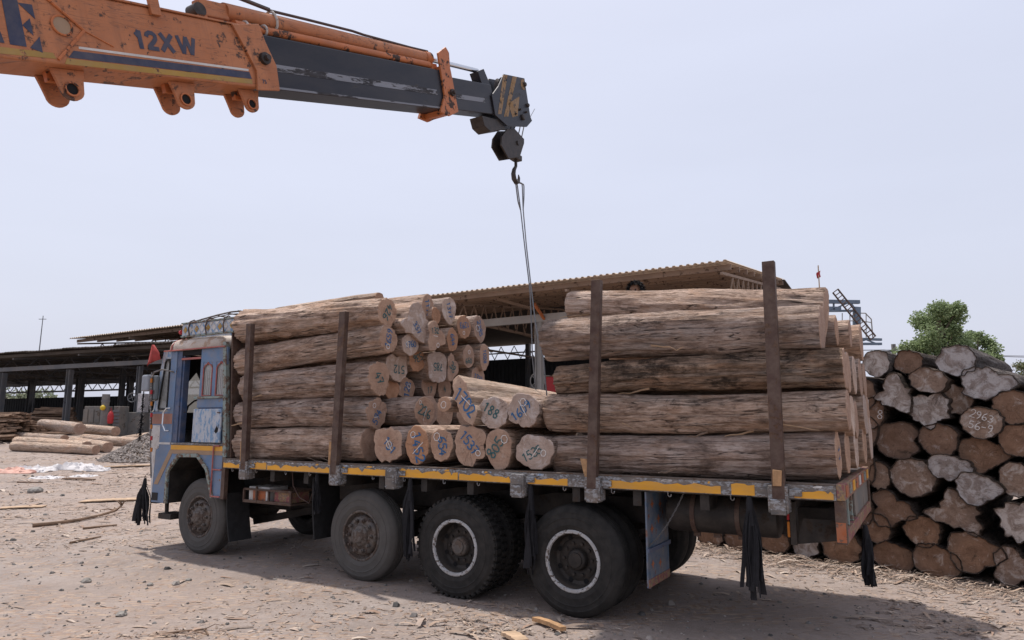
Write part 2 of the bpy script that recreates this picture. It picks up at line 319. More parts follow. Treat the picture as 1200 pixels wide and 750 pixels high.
M['sh_wall'] = plain('dark ribbed wall sheet', (.030,.033,.037), .8, 0, .3, 1.5)
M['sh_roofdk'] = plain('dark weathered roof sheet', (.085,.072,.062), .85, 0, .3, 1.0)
M['machine'] = worn('dusty grey machine', (.15,.15,.145), (.10,.08,.065), .3, 4, .7, 0, .4)
M['concrete'] = plain('grey concrete', (.19,.18,.17), .9, 0, .2, 5)
M['yellowpl'] = plain('yellow plastic', (.60,.42,.03), .5, 0, .1)
M['bluesteel'] = plain('blue grey frame steel', (.145,.19,.245), .6, 0, .2, 2)
M['sack'] = plain('white plastic sacking', (.50,.48,.48), .6, 0, .25, 6)
M['sack_or'] = plain('orange plastic sacking', (.52,.30,.24), .6, 0, .25, 6)
M['gravel'] = plain('grey gravel', (.235,.22,.20), .95, 0, .45, 6, .8, .03)
M['trunk'] = plain('tree bark', (.14,.11,.085), .9, 0, .35, 8)
def vcol_mat(name, rough=.85, trans=0):
    g = G(name); a = g.t.nodes.new('ShaderNodeAttribute'); a.attribute_name = 'tint'
    m_ = g.out(a.outputs['Color'], rough, g.noise(g.o, 30, 4), .004, .4, 0, .2)
    if trans:
        tl = g.t.nodes.new('ShaderNodeBsdfTranslucent'); mx = g.t.nodes.new('ShaderNodeMixShader'); mx.inputs[0].default_value = .4
        g.t.links.new(a.outputs['Color'], tl.inputs[0]); g.t.links.new(g.b.outputs[0], mx.inputs[1]); g.t.links.new(tl.outputs[0], mx.inputs[2]); g.t.links.new(mx.outputs[0], g.t.nodes['Material Output'].inputs[0])
    return m_
M['chips'] = vcol_mat('bark litter'); M['stones'] = vcol_mat('small stones', .95); M['leaf'] = vcol_mat('leaves', .65, 1)
# ground
g = G('trodden yard dirt'); v = g.o
big = g.noise(v, .16, 5, .6); mid = g.noise(v, 1.1, 8, .66, .3); fin = g.noise(v, 9, 9, .7); gr = g.noise(v, 46, 5, .65)
c = g.ramp(mid, [(.30, (.215,.180,.162)), (.48, (.280,.237,.215)), (.66, (.345,.298,.272))])
c = g.mix(g.rng(big, .42, .62, 0, .6), c, (.355,.270,.225))
c = g.mix(g.rng(fin, .36, .62, .42, 0), c, (.19,.155,.132))
c = g.mix(g.rng(gr, .42, .7, .0, .30), c, (.40,.345,.315))
mp = g.mp(v, (1, 3.2, 1), (0, 0, .55))
fl = g.vor(g.mp(v, (7, 26, 1), (0, 0, .6)), 1.6, 'Color'); fls = g.sep(fl)
flk = g.ma('MULTIPLY', g.rng(fls[0], .70, .72), g.rng(g.noise(mp, .42, 6, .65), .42, .60))
c = g.mix(g.ma('MULTIPLY', flk, .75), c, g.mix(fls[1], (.27,.165,.11), (.50,.39,.30)))
fl2 = g.sep(g.vor(g.mp(v, (20, 7, 1), (0, 0, -.35)), 1.5, 'Color')); fk2 = g.ma('MULTIPLY', g.rng(fl2[0], .78, .80), g.rng(g.noise(mp, .5, 6, .65), .46, .60))
c = g.mix(g.ma('MULTIPLY', fk2, .7), c, g.mix(fl2[1], (.20,.13,.09), (.48,.36,.27)))
hgt = g.ma('ADD', g.ma('ADD', g.ma('MULTIPLY', fin, .9), g.ma('MULTIPLY', gr, .35)), g.ma('MULTIPLY', g.ma('ADD', flk, fk2), .35))
M['ground'] = g.out(c, .95, hgt, .03, .8, 0, .15)

# ---------------------------------------------------------------- ground sheet
def gh(x, Y):
    t = min(max((Y-12)/33, 0), 1); return 1.6*t*t*(3-2*t)
def gz(x, y):
    n = noise.noise(Vector((x*.5, y*.5, 3.1)))*.022 + noise.noise(Vector((x*1.9, y*1.9, 8.7)))*.011
    k = 1.0
    d = tol(Vector((x-OX, y-OY, 0)))
    if -7.2 < d.x < .8 and -.4 < d.y < 2.8: k = .35
    return gh(x, y) + n*k - .004
def axis(a, b, st, lo, hi):
    v = []; x = a; s = st
    while x > lo: s *= 1.22; x -= s; v.append(x)
    v = v[::-1]; x = a
    while x <= b: v.append(x); x += st
    s = st
    while x < hi: v.append(x); s *= 1.22; x += s
    return v
def build_ground():
    xs = axis(-17, 12, .13, -900, 900); ys = axis(4.5, 26, .13, -60, 1400)
    vs = [(x, y, gz(x, y)) for y in ys for x in xs]; nx = len(xs)
    fs = [(j*nx+i, j*nx+i+1, (j+1)*nx+i+1, (j+1)*nx+i) for j in range(len(ys)-1) for i in range(nx-1)]
    me = bpy.data.meshes.new('ground'); me.from_pydata(vs, [], fs); me.materials.append(M['ground'])
    me.polygons.foreach_set('use_smooth', [True]*len(me.polygons))
    o = bpy.data.objects.new('ground', me); C.objects.link(o); tag(o, kind='structure')
build_ground()
def groundhit(px, py):
    d = ray(px, py); t = 2.0
    while t < 150:
        p = Vector((0, 0, HC)) + d*t
        if p.z < gh(p.x, p.y): return p
        t += .02
    return p
# ---------------------------------------------------------------- sheds (yard frame)
def build_high_shed():
    R = empty('sawmill_shed', W(0, 0, 0), YAW)
    tag(R, 'long open sawmill shed with tan corrugated roof behind the loaded truck', 'shed')
    x0, x1 = -47.2, -2.67; ye, ze, yr, zr, yf, zf = 18.4, 7.5, 30.0, 8.9, 41.6, 8.0
    n = 42; w = (x1-x0)/n
    me = None
    for i in range(n):
        if me is None:
            b = MB(); pr = []
            for k in range(4):
                u = k*w/4
                pr += [(u, 0), (u+w*.10, 0), (u+w*.135, .055), (u+w*.205, .055)]
            pr.append((w+.02, 0))
            vs = []
            for (px, pz) in pr: vs += [(px, ye-.35, ze-.042+pz), (px, yr, zr+pz)]
            m = len(pr); vs2 = [(a, b_, c_+.012) for a, b_, c_ in vs]
            fs = [(2*k, 2*k+2, 2*k+3, 2*k+1) for k in range(m-1)]
            b.add(vs, fs); b.add(vs2, [f[::-1] for f in fs])
            b.add([vs[2*k] for k in range(m)] + [vs2[2*k] for k in range(m)], [(k, k+1, m+k+1, m+k) for k in range(m-1)])
            o = b.build('roof_sheet', M['sheet'], R); me = o.data
        else:
            o = bpy.data.objects.new('roof_sheet', me); C.objects.link(o); o.parent = R
        o.location = (x0 + i*w, 0, (i % 2)*.004)
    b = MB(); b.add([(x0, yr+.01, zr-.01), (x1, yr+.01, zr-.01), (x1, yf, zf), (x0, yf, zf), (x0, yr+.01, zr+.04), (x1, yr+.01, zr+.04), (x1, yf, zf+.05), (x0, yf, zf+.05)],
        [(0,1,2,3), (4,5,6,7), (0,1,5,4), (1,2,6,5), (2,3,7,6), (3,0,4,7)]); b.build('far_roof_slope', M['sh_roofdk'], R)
    for k in range(9):
        t = (k+.15)/8.6; y = ye + (yr-ye)*t; z = ze + (zr-ze)*t - .17
        b = MB(); b.box(x0, x1, y-.04, y+.04, z-.10, z+.10); b.build('purlin', M['purlin'], R)
    xs = [x1-.25] + [x1-.25-6.2*i for i in range(1, 8)]
    for x in xs:
        b = MB()
        b.bar((x, ye-.2, ze-.42), (x, yr, zr-.42), .10, .10); b.bar((x, yr, zr-.42), (x, yf, zf-.42), .10, .10)
        b.bar((x, ye+1, ze-1.0), (x, yf-1, ze-1.0), .10, .12)
        for j in range(12):
            ya = ye+1 + (yr-ye-1)*j/12; yb = ye+1 + (yr-ye-1)*(j+1)/12
            za = ze-.42 + (zr-ze)*((ya-ye)/(yr-ye)); zb = ze-.42 + (zr-ze)*((yb-ye)/(yr-ye))
            b.bar((x, ya, ze-1.0), (x, (ya+yb)/2, (za+zb)/2), .05, .05); b.bar((x, (ya+yb)/2, (za+zb)/2), (x, yb, ze-1.0), .05, .05)
        b.build('roof_truss', M['purlin'], R)
    b = MB(); b.box(x0, x1-.1, 20.9, 21.1, 6.33, 6.68); b.build('girder', M['sh_beam'], R)
    def post(px, y, w_, mat, zt):
        x = ly(px, 430, y).x; p = W(x, y, 0); b = MB(); z0 = gh(p.x, p.y) - .2
        b.box(x-w_/2, x+w_/2, y-.02, y+.02, z0, zt); b.box(x-w_/2, x-w_/2+.03, y-w_/2, y+w_/2, z0, zt); b.box(x+w_/2-.03, x+w_/2, y-w_/2, y+w_/2, z0, zt)
        b.build('post', mat, R)
    for px in (632, 98, 145, 193, 240): post(px, 21.0, .30, M['sh_beam'] if px == 632 else M['sh_steel'], 6.34)
    for px in (619, 560, 500): post(px, 41.0, .34, M['sh_steel'], 8.0)
    b = MB(); p0 = ly(626, 356, 20.2); p1 = ly(638, 374, 20.9); b.bar(p0, p1, .09, .12); b.build('brace', M['orange_dk'], R)
    b = MB(); p0 = ly(570, 347, 19.2); p1 = ly(625, 362, 21.0); b.bar(p0, p1, .08, .12); b.build('brace', M['purlin'], R)
    # ribbed back wall with the light gap above it
    wz = 6.85
    me = None
    for i in range(30):
        if me is None:
            b = MB()
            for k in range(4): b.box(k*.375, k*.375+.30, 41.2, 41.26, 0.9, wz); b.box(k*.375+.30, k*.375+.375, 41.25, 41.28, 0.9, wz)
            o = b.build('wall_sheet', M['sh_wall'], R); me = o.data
        else: o = bpy.data.objects.new('wall_sheet', me); C.objects.link(o); o.parent = R
        o.location = (x0 + i*1.5, 0, 0)
    b = MB(); b.box(x0, x1, 41.1, 41.18, 7.30, 7.40)
    for i in range(36): xx = x0 + i*1.25; b.bar((xx, 41.14, wz), (xx+.62, 41.14, 7.9), .05, .05); b.bar((xx+.62, 41.14, 7.9), (xx+1.25, 41.14, wz), .05, .05)
    b.build('wall_lattice', M['sh_steel'], R)
    # dark end cladding where the shed closes behind the load
    return R
build_high_shed()
def build_low_shed():
    A = Vector((-30.47, 40.484, 0)); B = Vector((-18.69, 35.064, 0)); d = (B-A).normalized()
    R = empty('open_storage_shed', (B.x, B.y, 0), math.atan2(d.y, d.x))
    tag(R, 'low dark open storage shed on grey posts left of the blue cab', 'shed')
    x0, x1 = -44, 5.0; z0 = 1.3
    n = 46; w = (x1-x0)/n; me = None
    for i in range(n):
        if me is None:
            b = MB(); vs = []; m = 9
            for k in range(m): vs += [(k*w/8, -.3, 5.76 + .03*(k % 2)), (k*w/8, 7.5, 6.5 + .03*(k % 2))]
            vs += [(a, c, e+.05) for a, c, e in vs]
            fs = [(2*k, 2*k+2, 2*k+3, 2*k+1) for k in range(m-1)] + [(18+2*k+1, 18+2*k+3, 18+2*k+2, 18+2*k) for k in range(m-1)] + [(2*k, 18+2*k, 18+2*k+2, 2*k+2) for k in range(m-1)]
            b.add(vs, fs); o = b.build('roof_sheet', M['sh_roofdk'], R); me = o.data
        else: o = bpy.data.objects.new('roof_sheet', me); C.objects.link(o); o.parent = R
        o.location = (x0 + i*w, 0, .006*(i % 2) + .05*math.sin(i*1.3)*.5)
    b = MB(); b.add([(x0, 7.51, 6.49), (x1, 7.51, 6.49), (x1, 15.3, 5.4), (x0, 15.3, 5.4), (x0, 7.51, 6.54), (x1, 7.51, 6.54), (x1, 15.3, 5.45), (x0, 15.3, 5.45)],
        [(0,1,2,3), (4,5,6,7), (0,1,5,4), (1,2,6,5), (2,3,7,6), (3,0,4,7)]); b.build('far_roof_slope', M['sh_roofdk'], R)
    for k in range(6):
        y = .1 + k*1.4; b = MB(); b.box(x0, x1, y-.04, y+.04, 5.66 + .098*y - .1, 5.66 + .098*y + .06); b.build('purlin', M['sh_roofdk'], R)
    b = MB(); b.box(x0, x1, .9, 1.1, 4.86, 5.10); b.build('girder', M['sh_steel'], R)
    def lp(px, py, yy):                       # pixel to this shed's own plane y
        r = ray(px, py); n_ = Vector((-d.y, d.x, 0)); t = ((B + n_*yy) - Vector((0, 0, HC))).dot(n_)/r.dot(n_); q = Vector((0, 0, HC)) + r*t - B
        return q.dot(d), q.z
    for px, yy, w_ in ((2, 1.0, .30), (80, 1.0, .27), (162, 1.0, .22), (36, 14, .4), (92, 14, .4), (152, 14, .4), (-25, 14, .4)):
        x, _ = lp(px, 460, yy); b = MB(); zt = 4.78 if yy < 5 else 5.5
        b.box(x-w_/2, x+w_/2, yy-.02, yy+.02, z0, zt); b.box(x-w_/2, x-w_/2+.03, yy-w_/2, yy+w_/2, z0, zt); b.box(x+w_/2-.03, x+w_/2, yy-w_/2, yy+w_/2, z0, zt)
        b.build('post', M['sh_steel'], R)
    zt, zb = lp(60, 452, 14.5)[1], lp(60, 466, 14.5)[1]
    me = None
    for i in range(34):
        if me is None:
            b = MB()
            for k in range(4): b.box(k*.3625, k*.3625+.29, 14.5, 14.56, z0, zb); b.box(k*.3625+.29, k*.3625+.3625, 14.55, 14.58, z0, zb)
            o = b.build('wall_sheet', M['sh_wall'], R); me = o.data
        else: o = bpy.data.objects.new('wall_sheet', me); C.objects.link(o); o.parent = R
        o.location = (x0 + i*1.45, 0, 0)
    b = MB(); zm = (zt+zb)/2; b.box(x0, x1, 14.4, 14.46, zm-.07, zm+.07); b.box(x0, x1, 14.3, 14.4, zt, 5.5)
    for i in range(37): xx = x0 + i*1.3; b.bar((xx, 14.42, zm), (xx+.65, 14.42, zt+.1), .05, .05); b.bar((xx+.65, 14.42, zt+.1), (xx+1.3, 14.42, zm), .05, .05)
    b.build('wall_lattice', M['sh_steel'], R)
    for i in range(8):
        xx = x0 + 2 + i*6; b = MB(); b.bar((xx, .2, 5.5), (xx, 7.5, 6.25), .1, .1); b.bar((xx, 7.5, 6.25), (xx, 15, 5.3), .1, .1); b.bar((xx, 1, 5.0), (xx, 14.4, 5.0), .09, .09)
        for j in range(8): b.bar((xx, 1+j*1.68, 5.0), (xx, 1.84+j*1.68, 5.9), .05, .05); b.bar((xx, 1.84+j*1.68, 5.9), (xx, 2.68+j*1.68, 5.0), .05, .05)
        b.build('roof_truss', M['sh_steel'], R)
build_low_shed()
# ---------------------------------------------------------------- logs
SH = {  # outline radii every 30 degrees, anticlockwise from the picture's right
 'round': [1,1.03,1,.97,1,1.04,1,.98,1.02,1,.97,1],
 'egg': [.92,.98,1.05,1.1,1.05,.97,.92,.9,.92,.95,.93,.9],
 'square': [.92,1.1,.98,.9,1.0,1.18,.95,1.05,1.1,.92,1.0,1.12],
 'hex': [.98,1.05,.93,.95,1.08,.95,.96,1.06,.95,1.02,1.06,.94],
 'tear': [.82,.98,1.08,1.08,1.02,.92,.84,.82,.9,1.05,1.02,.86],
 'heart': [1.0,1.08,.98,.62,.95,1.12,1.02,.95,.95,1.0,1.0,.98],
 'star': [.72,.78,.86,1.45,.98,.72,1.05,.9,.72,.8,1.3,.82],
 'lobes': [1.12,.92,.68,1.1,1.12,.92,.66,.95,1.12,.95,.72,1.0],
 'jag': [.86,1.08,1.0,.88,1.06,1.0,.88,.98,1.05,1.16,.84,1.05],
 'diag': [.62,.52,.55,1.05,1.5,.98,.62,.55,.62,.82,1.45,1.08],
 'bean': [1.15,1.0,.80,.86,1.0,1.1,1.1,1.0,.88,.9,1.0,1.12],
 'wedge': [1.2,.9,.82,.9,1.02,1.0,.86,.92,1.05,1.1,.85,.98],
 'notch': [.60,.98,1.08,1.0,1.05,1.05,1.0,1.0,1.02,1.0,.98,.95],
}
def profile(kind, seed, n, rough):
    r = SH[kind]; rd = random.Random(seed); ph = [rd.uniform(0, 2*PI) for _ in range(6)]; am = [rd.uniform(.3, 1)*rough for _ in range(6)]
    out = []
    for k in range(n):
        a = 2*PI*k/n; t = a/(2*PI)*12; i = int(t) % 12; f = t - int(t)
        p0, p1, p2, p3 = r[i-1], r[i], r[(i+1) % 12], r[(i+2) % 12]
        v = .5*((2*p1) + (-p0+p2)*f + (2*p0-5*p1+4*p2-p3)*f*f + (-p0+3*p1-3*p2+p3)*f**3)
        for q in range(6): v += am[q]*math.sin((q*2+3)*a + ph[q])
        out.append(v)
    ys = [v*math.cos(2*PI*k/n) for k, v in enumerate(out)]; zs = [v*math.sin(2*PI*k/n) for k, v in enumerate(out)]
    sy = 2/(max(ys)-min(ys)); sz = 2/(max(zs)-min(zs)); my = (max(ys)+min(ys))/2; mz = (max(zs)+min(zs))/2
    return [((y-my)*sy, (z-mz)*sz) for y, z in zip(ys, zs)]
DIG = {'0': [[(.3,1),(.08,.85),(0,.5),(.08,.12),(.3,0),(.52,.14),(.6,.5),(.52,.86),(.3,1)]], '1': [[(.1,.8),(.34,1),(.32,0)]],
 '2': [[(.03,.78),(.2,1),(.45,.97),(.56,.75),(.4,.45),(0,.02),(.6,.05)]], '3': [[(.03,.9),(.3,1),(.55,.82),(.45,.57),(.2,.52),(.5,.42),(.58,.2),(.35,0),(.02,.1)]],
 '4': [[(.35,1),(0,.38),(.6,.4)], [(.42,.7),(.4,0)]], '5': [[(.55,1),(.1,.98),(.06,.56),(.35,.6),(.58,.38),(.48,.08),(.2,0),(.02,.12)]],
 '6': [[(.5,1),(.18,.75),(.03,.35),(.12,.05),(.4,0),(.57,.2),(.45,.42),(.2,.42),(.06,.25)]], '7': [[(.02,.97),(.58,1),(.22,0)], [(.15,.5),(.5,.52)]],
 '8': [[(.3,.53),(.06,.74),(.2,1),(.45,.98),(.52,.75),(.3,.53),(.04,.28),(.2,0),(.48,.04),(.56,.3),(.3,.53)]], '9': [[(.54,.7),(.3,.52),(.06,.68),(.14,.95),(.42,1),(.54,.7),(.45,.3),(.2,0)]],
 '/': [[(0,.05),(.7,.95)]], '-': [[(.05,.5),(.55,.5)]], 'O': [[(.5,.95),(.15,.8),(.02,.45),(.2,.08),(.6,.05),(.85,.35),(.82,.75),(.5,.95)]], 'W': [[(0,1),(.12,0),(.3,.8),(.48,0),(.62,1)]], 'K': [[(0,0),(.02,1)], [(.5,1),(.04,.45),(.5,0)]]}
def strokes(b, text, size, rot, cy, cz, X, wd, rd):
    adv = sum((.95 if ch == 'O' else .72) for ch in text); x = -adv/2; ca, sa = math.cos(rot), math.sin(rot)
    for ch in text:
        sc = rd.uniform(.9, 1.1); dz = rd.uniform(-.06, .06)
        for st in DIG[ch]:
            pts = []
            for i in range(len(st)-1):
                for q in range(3): f = q/3; pts.append((st[i][0]*(1-f)+st[i+1][0]*f, st[i][1]*(1-f)+st[i+1][1]*f))
            pts.append(st[-1])
            P = []
            for (p, q) in pts:
                u = (x + p*sc + rd.uniform(-.01, .01))*size; v = (q*sc - .5 + dz)*size
                P.append((cy + u*ca - v*sa, cz + u*sa + v*ca))
            L = []; Rr = []
            for i, p in enumerate(P):
                a = P[max(i-1, 0)]; c = P[min(i+1, len(P)-1)]; dx, dy = c[0]-a[0], c[1]-a[1]; l = math.hypot(dx, dy) or 1; w = wd*rd.uniform(.8, 1.15)/2
                L.append((X, p[0]-dy/l*w, p[1]+dx/l*w)); Rr.append((X, p[0]+dy/l*w, p[1]-dx/l*w))
            n = len(P); b.add(L+Rr, [(i, i+1, n+i+1, n+i) for i in range(n-1)])
        x += .95 if ch == 'O' else .72
SEED = [100]
def log(A, B, w, h, label, kind='round', side='side', end='end', num=None, chalk=None, taper=1.0, rough=.018, group=None, n=36, m=20, bend=.02, name='timber_log', knots=2, both=False, lump=.5, ridge=.010, bark=False, shreds=0):
    """log from world point A to its visible sawn end B; w, h: width and height of that end in metres"""
    SEED[0] += 1; sd_ = SEED[0]; rd = random.Random(sd_)
    d = B-A; L = d.length
    P = profile(kind, sd_, n, rough); Q = profile('round', sd_+999, n, .03)
    kn = [(rd.uniform(.12, .9)*L, rd.uniform(0, 2*PI), rd.uniform(.05, .11), rd.uniform(.01, .028)) for _ in range(knots)]
    bp = rd.uniform(0, 2*PI); vs = []; fs = []
    so = Vector((sd_*3.7, sd_*1.3, sd_*2.1))
    for i in range(m+1):
        t = i/m; x = L*t
        ring_scale = 1.0
        if i == 0: x = .004; ring_scale = .97
        if i == m: ring_scale = 1.0
        bl = .35 + .65*t if kind != 'round' else 1
        if both: bl = 1
        tp = taper + (1-taper)*t
        by = math.sin(PI*t)*bend*math.cos(bp)*L*.3; bz = math.sin(PI*t)*bend*math.sin(bp)*L*.3
        for k in range(n):
            a = 2*PI*k/n
            y = (P[k][0]*bl + Q[k][0]*(1-bl)); z = (P[k][1]*bl + Q[k][1]*(1-bl))
            dirv = Vector((x*.9, math.cos(a)*1.1, math.sin(a)*1.1))
            f = 1 + lump*(noise.noise(dirv*1.0 + so)*.10 + noise.noise(Vector((x*1.5, math.cos(a)*3.5, math.sin(a)*3.5)) + so)*.055 + noise.noise(Vector((x*3.0, math.cos(a)*8, math.sin(a)*8)) + so)*.03)
            if ridge:
                rv = noise.noise(Vector((x*.55, math.cos(a)*5.5, math.sin(a)*5.5)) + so*1.7); rw = noise.noise(Vector((x*1.3, math.cos(a)*13, math.sin(a)*13)) + so)
                f += ((.5-abs(rv)*1.6)*ridge + rw*ridge*.55 + noise.noise(Vector((x*7, math.cos(a)*9, math.sin(a)*9)) + so)*ridge*.35)/(h*.5)
            for (kx, ka, kr, kh) in kn:
                da = (a-ka+PI) % (2*PI) - PI; dd = ((x-kx)/(kr*1.8))**2 + (da*h*.5/kr)**2
                if dd < 6: f += kh/(h*.5)*math.exp(-dd)
            vs.append((x, y*w*.5*f*tp*ring_scale + by, z*h*.5*f*tp*ring_scale + bz))
    for i in range(m):
        for k in range(n):
            k2 = (k+1) % n; fs.append((i*n+k, i*n+k2, (i+1)*n+k2, (i+1)*n+k))
    b0 = len(vs); vs.append((0, 0, 0)); fs += [(b0, (k+1) % n, k) for k in range(n)]
    if bark:                                                   # torn bark edge standing round the sawn end
        r0 = m*n; cy0 = sum(p[1] for p in vs[r0:r0+n])/n; cz0 = sum(p[2] for p in vs[r0:r0+n])/n; bq = len(vs)
        for k in range(n): p = vs[r0+k]; e = .012*noise.noise(Vector((k*.9, sd_, 0))); vs.append((L + .012 + e, cy0 + (p[1]-cy0)*.985, cz0 + (p[2]-cz0)*.985))
        for k in range(n): p = vs[r0+k]; s_ = .925 + .025*noise.noise(Vector((k*.7, sd_, 4))); vs.append((L - .016, cy0 + (p[1]-cy0)*s_, cz0 + (p[2]-cz0)*s_))
        for k in range(n): k2 = (k+1) % n; fs += [(r0+k, r0+k2, bq+k2, bq+k), (bq+k, bq+k2, bq+n+k2, bq+n+k)]
    me = bpy.data.meshes.new(name); me.from_pydata(vs, [], fs); me.materials.append(M[side]); me.polygons.foreach_set('use_smooth', [True]*len(me.polygons))
    o = bpy.data.objects.new(name, me); C.objects.link(o); o.location = A
    o.rotation_euler = (0, -math.asin(max(-1, min(1, d.z/L))), math.atan2(d.y, d.x))
    tag(o, label, 'log', group)
    for q in range(shreds):                                    # loose fibres standing off the surface
        x = rd.uniform(.08, .92)*L; a = rd.uniform(-2.6, .25); ln = rd.uniform(.10, .34); i0 = int(x/L*m)*n + int((a % (2*PI))/(2*PI)*n); p0 = Vector(vs[i0]); ra = Vector((0, p0.y, p0.z)).normalized()
        b = MB(); sg = rd.choice((-1, 1)); wv = rd.uniform(.006, .016); sq = []
        for j in range(6):
            t = j/5; c_ = p0 + Vector((sg*ln*t, 0, -.05*t*t*rd.uniform(.2, 1.2))) + ra*(.004 + .035*math.sin(t*2.2)*rd.uniform(.6, 1)); tg = Vector((0, -ra.z, ra.y))*wv*(1-.7*t)
            sq += [c_-tg, c_+tg, c_+tg+ra*.004, c_-tg+ra*.004]
        b.add(sq, [(4*j+e, 4*j+(e+1) % 4, 4*j+4+(e+1) % 4, 4*j+4+e) for j in range(5) for e in range(4)]); b.build('bark_shred', M['plank'] if q % 3 else M['side_pale'], o)
    # sawn end
    rim = vs[m*n:(m+1)*n]; b = MB(); ev = []
    cy = sum(p[1] for p in rim)/n; cz = sum(p[2] for p in rim)/n
    lip = -.014 if bark else .006
    for j, s_ in enumerate(((.94 if bark else 1.0), (.92 if bark else .965), .7, .4, .15)):
        for p in rim: ev.append((L + (0 if j == 0 else lip) + (0 if j < 2 else noise.noise(Vector((p[1]*6*s_, p[2]*6*s_, sd_)))*.003), cy + (p[1]-cy)*s_, cz + (p[2]-cz)*s_))
    ev.append((L+lip, cy, cz)); ef = []
    for j in range(4):
        for k in range(n): k2 = (k+1) % n; ef.append((j*n+k, j*n+k2, (j+1)*n+k2, (j+1)*n+k))
    ef += [(4*n+k, 4*n+(k+1) % n, 5*n) for k in range(n)]
    b.add(ev, ef); b.build('sawn_end', M[end], o, smooth=True, ang=30)
    if num:
        txt, col, size, rot = num[:4]; oy, oz = num[4:6] if len(num) > 4 else (0, 0)
        b = MB(); strokes(b, txt, size, math.radians(rot), cy+oy, cz+oz, L+lip+.005, max(.012, size*.15), rd); b.build('painted_number', M[col], o)
    if chalk:
        for (txt, size, rot, oy, oz) in chalk:
            b = MB(); strokes(b, txt, size, math.radians(rot), cy+oy, cz+oz, L+lip+.007, .008, rd); b.build('chalk_mark', M['p_white'], o)
    return o
GL, GC, GR, GP, GG = 'logs in the stack behind the cab', 'logs laid crosswise between the stacks', 'logs in the tall stack at the truck tail', 'old logs in the yard pile', 'logs lying on the ground by the shed'
def px2m(p, wpx, hpx, fs):                                   # pixel size at a yard point -> metres
    q = W(*p); D = q.y*math.cos(PITCH) + (q.z-HC)*math.sin(PITCH); return wpx*D/F/fs, hpx*D/F
def near(l, r, y, hl, hr, label, **k):
    """log parallel to the truck: left and right pixel centres, heights in pixels"""
    a = ly(*l, y); b = ly(*r, y); x0 = k.pop('x0', a.x); 
    _, Hr = px2m(b, 1, hr, 1); _, Hl = px2m(a, 1, hl, 1); wr = k.pop('wr', 1.0)
    f = (x0-b.x)/(a.x-b.x); A = Vector((x0, y, b.z + (a.z-b.z)*f))
    Hr *= .94; Hl *= .94
    return log(W(*A), W(*b), Hr*wr, Hr, label, taper=Hl/Hr, m=56, n=72, shreds=k.pop('shreds', 5), ridge=k.pop('ridge', .020), lump=k.pop('lump', .8)*1.25, bend=k.pop('bend', .03), **k)
# --- stack behind the cab: the five near logs seen from the side
XC = -5.16
near((276,385), (454,365.6), .22, 40, 36, 'thick tan log with green number 426, topmost at the near side behind the cab', x0=XC-.10, kind='egg', num=('426', 'p_green', .10, -118), group=GL, rough=.03, knots=3, lump=.8)
near((272,427), (455,397.6), .22, 33, 33, 'tan log with blue number 1659 rising to the right behind the cab', x0=XC-.10, kind='egg', num=('1659', 'p_blue', .085, 75, .0, .02), chalk=[('O', .07, 0, -.02, -.09)], group=GL, rough=.025, lump=.7)
near((279,456), (444,444), .22, 36, 40, 'brown log with green number 47, third up at the near side behind the cab', x0=XC+.06, kind='tear', num=('47', 'p_green', .11, -60), group=GL, rough=.02)
near((269,486), (441,485), .22, 34, 37, 'log with blue number 594 and chalk circle, second up behind the cab', x0=XC-.02, kind='tear', num=('594', 'p_blue', .09, 60, 0, -.03), chalk=[('O', .07, 0, -.05, .10), ('-', .16, 5, 0, -.03)], group=GL)
near((269,520), (435,521), .22, 37, 40, 'brown log with unmarked end, lowest at the near side behind the cab', x0=XC-.0, kind='round', group=GL)
a_, b_ = ly(287,366,.62), ly(400,353,.62)
log(W(XC+.05, .62, 3.42), W(-3.1, .62, 3.46), .17, .15, 'thin pale log lying behind the log numbered 426 on top', side='side_pale', group=GL)
def tail(px, py, y, wpx, hpx, label, kind='round', L=2.55, end='end', num=None, chalk=None, dz=0., **k):
    p = ly(px, py, y); w, h = px2m(p, wpx, hpx, .68); B = W(*p); A = W(max(p.x-L, XC), y, p.z+dz)
    return log(A, B, w, h, label, kind, end=end, num=num, chalk=chalk, group=GL, bend=.008, lump=.6, taper=.93, **k)
tail(486, 377, .62, 36, 48, 'pale star-shaped log end with faint blue writing, right of the log numbered 426', 'star', end='end_grey', num=('337', 'p_blue', .08, -50, 0, -.05), rough=.035, dz=.05)
tail(501, 361, 1.02, 15, 33, 'narrow log end with blue number 1178 at the top of the cab stack', 'egg', num=('1178', 'p_blue', .085, -75), chalk=[('/', .16, 30, .02, .02)])
tail(511, 370, 1.10, 11, 20, 'small lobed brown log end beside the narrow log numbered 1178', 'bean', L=1.9, end='end_brown')
tail(526, 364, 1.48, 19, 32, 'grey log end with blue number 1377, top right of the cab stack', 'tear', end='end_grey', num=('1377', 'p_blue', .08, -75))
tail(481, 404, .62, 20, 26, 'round grey log end with blue number 1760 and chalk circle', 'round', end='end_grey', num=('1760', 'p_blue', .075, 12), chalk=[('O', .07, 0, -.07, 0)])
tail(512, 394, 1.02, 23, 35, 'lobed log end with number 132 under a chalk line', 'lobes', num=('132', 'p_green', .075, 10, -.02, .08), chalk=[('-', .20, 0, 0, .02), ('O', .07, 0, .04, -.10)], rough=.03)
tail(530, 398, 1.42, 15, 28, 'narrow log end with blue number 644 in the cab stack', 'egg', end='end_brown', num=('644', 'p_blue', .08, -80))
tail(543.6, 383, 1.82, 19, 28, 'round brown log end with blue number 1293 and chalk ring', 'egg', end='end_brown', num=('1293', 'p_blue', .08, -170, 0, .03), chalk=[('O', .06, 0, -.01, -.08)])
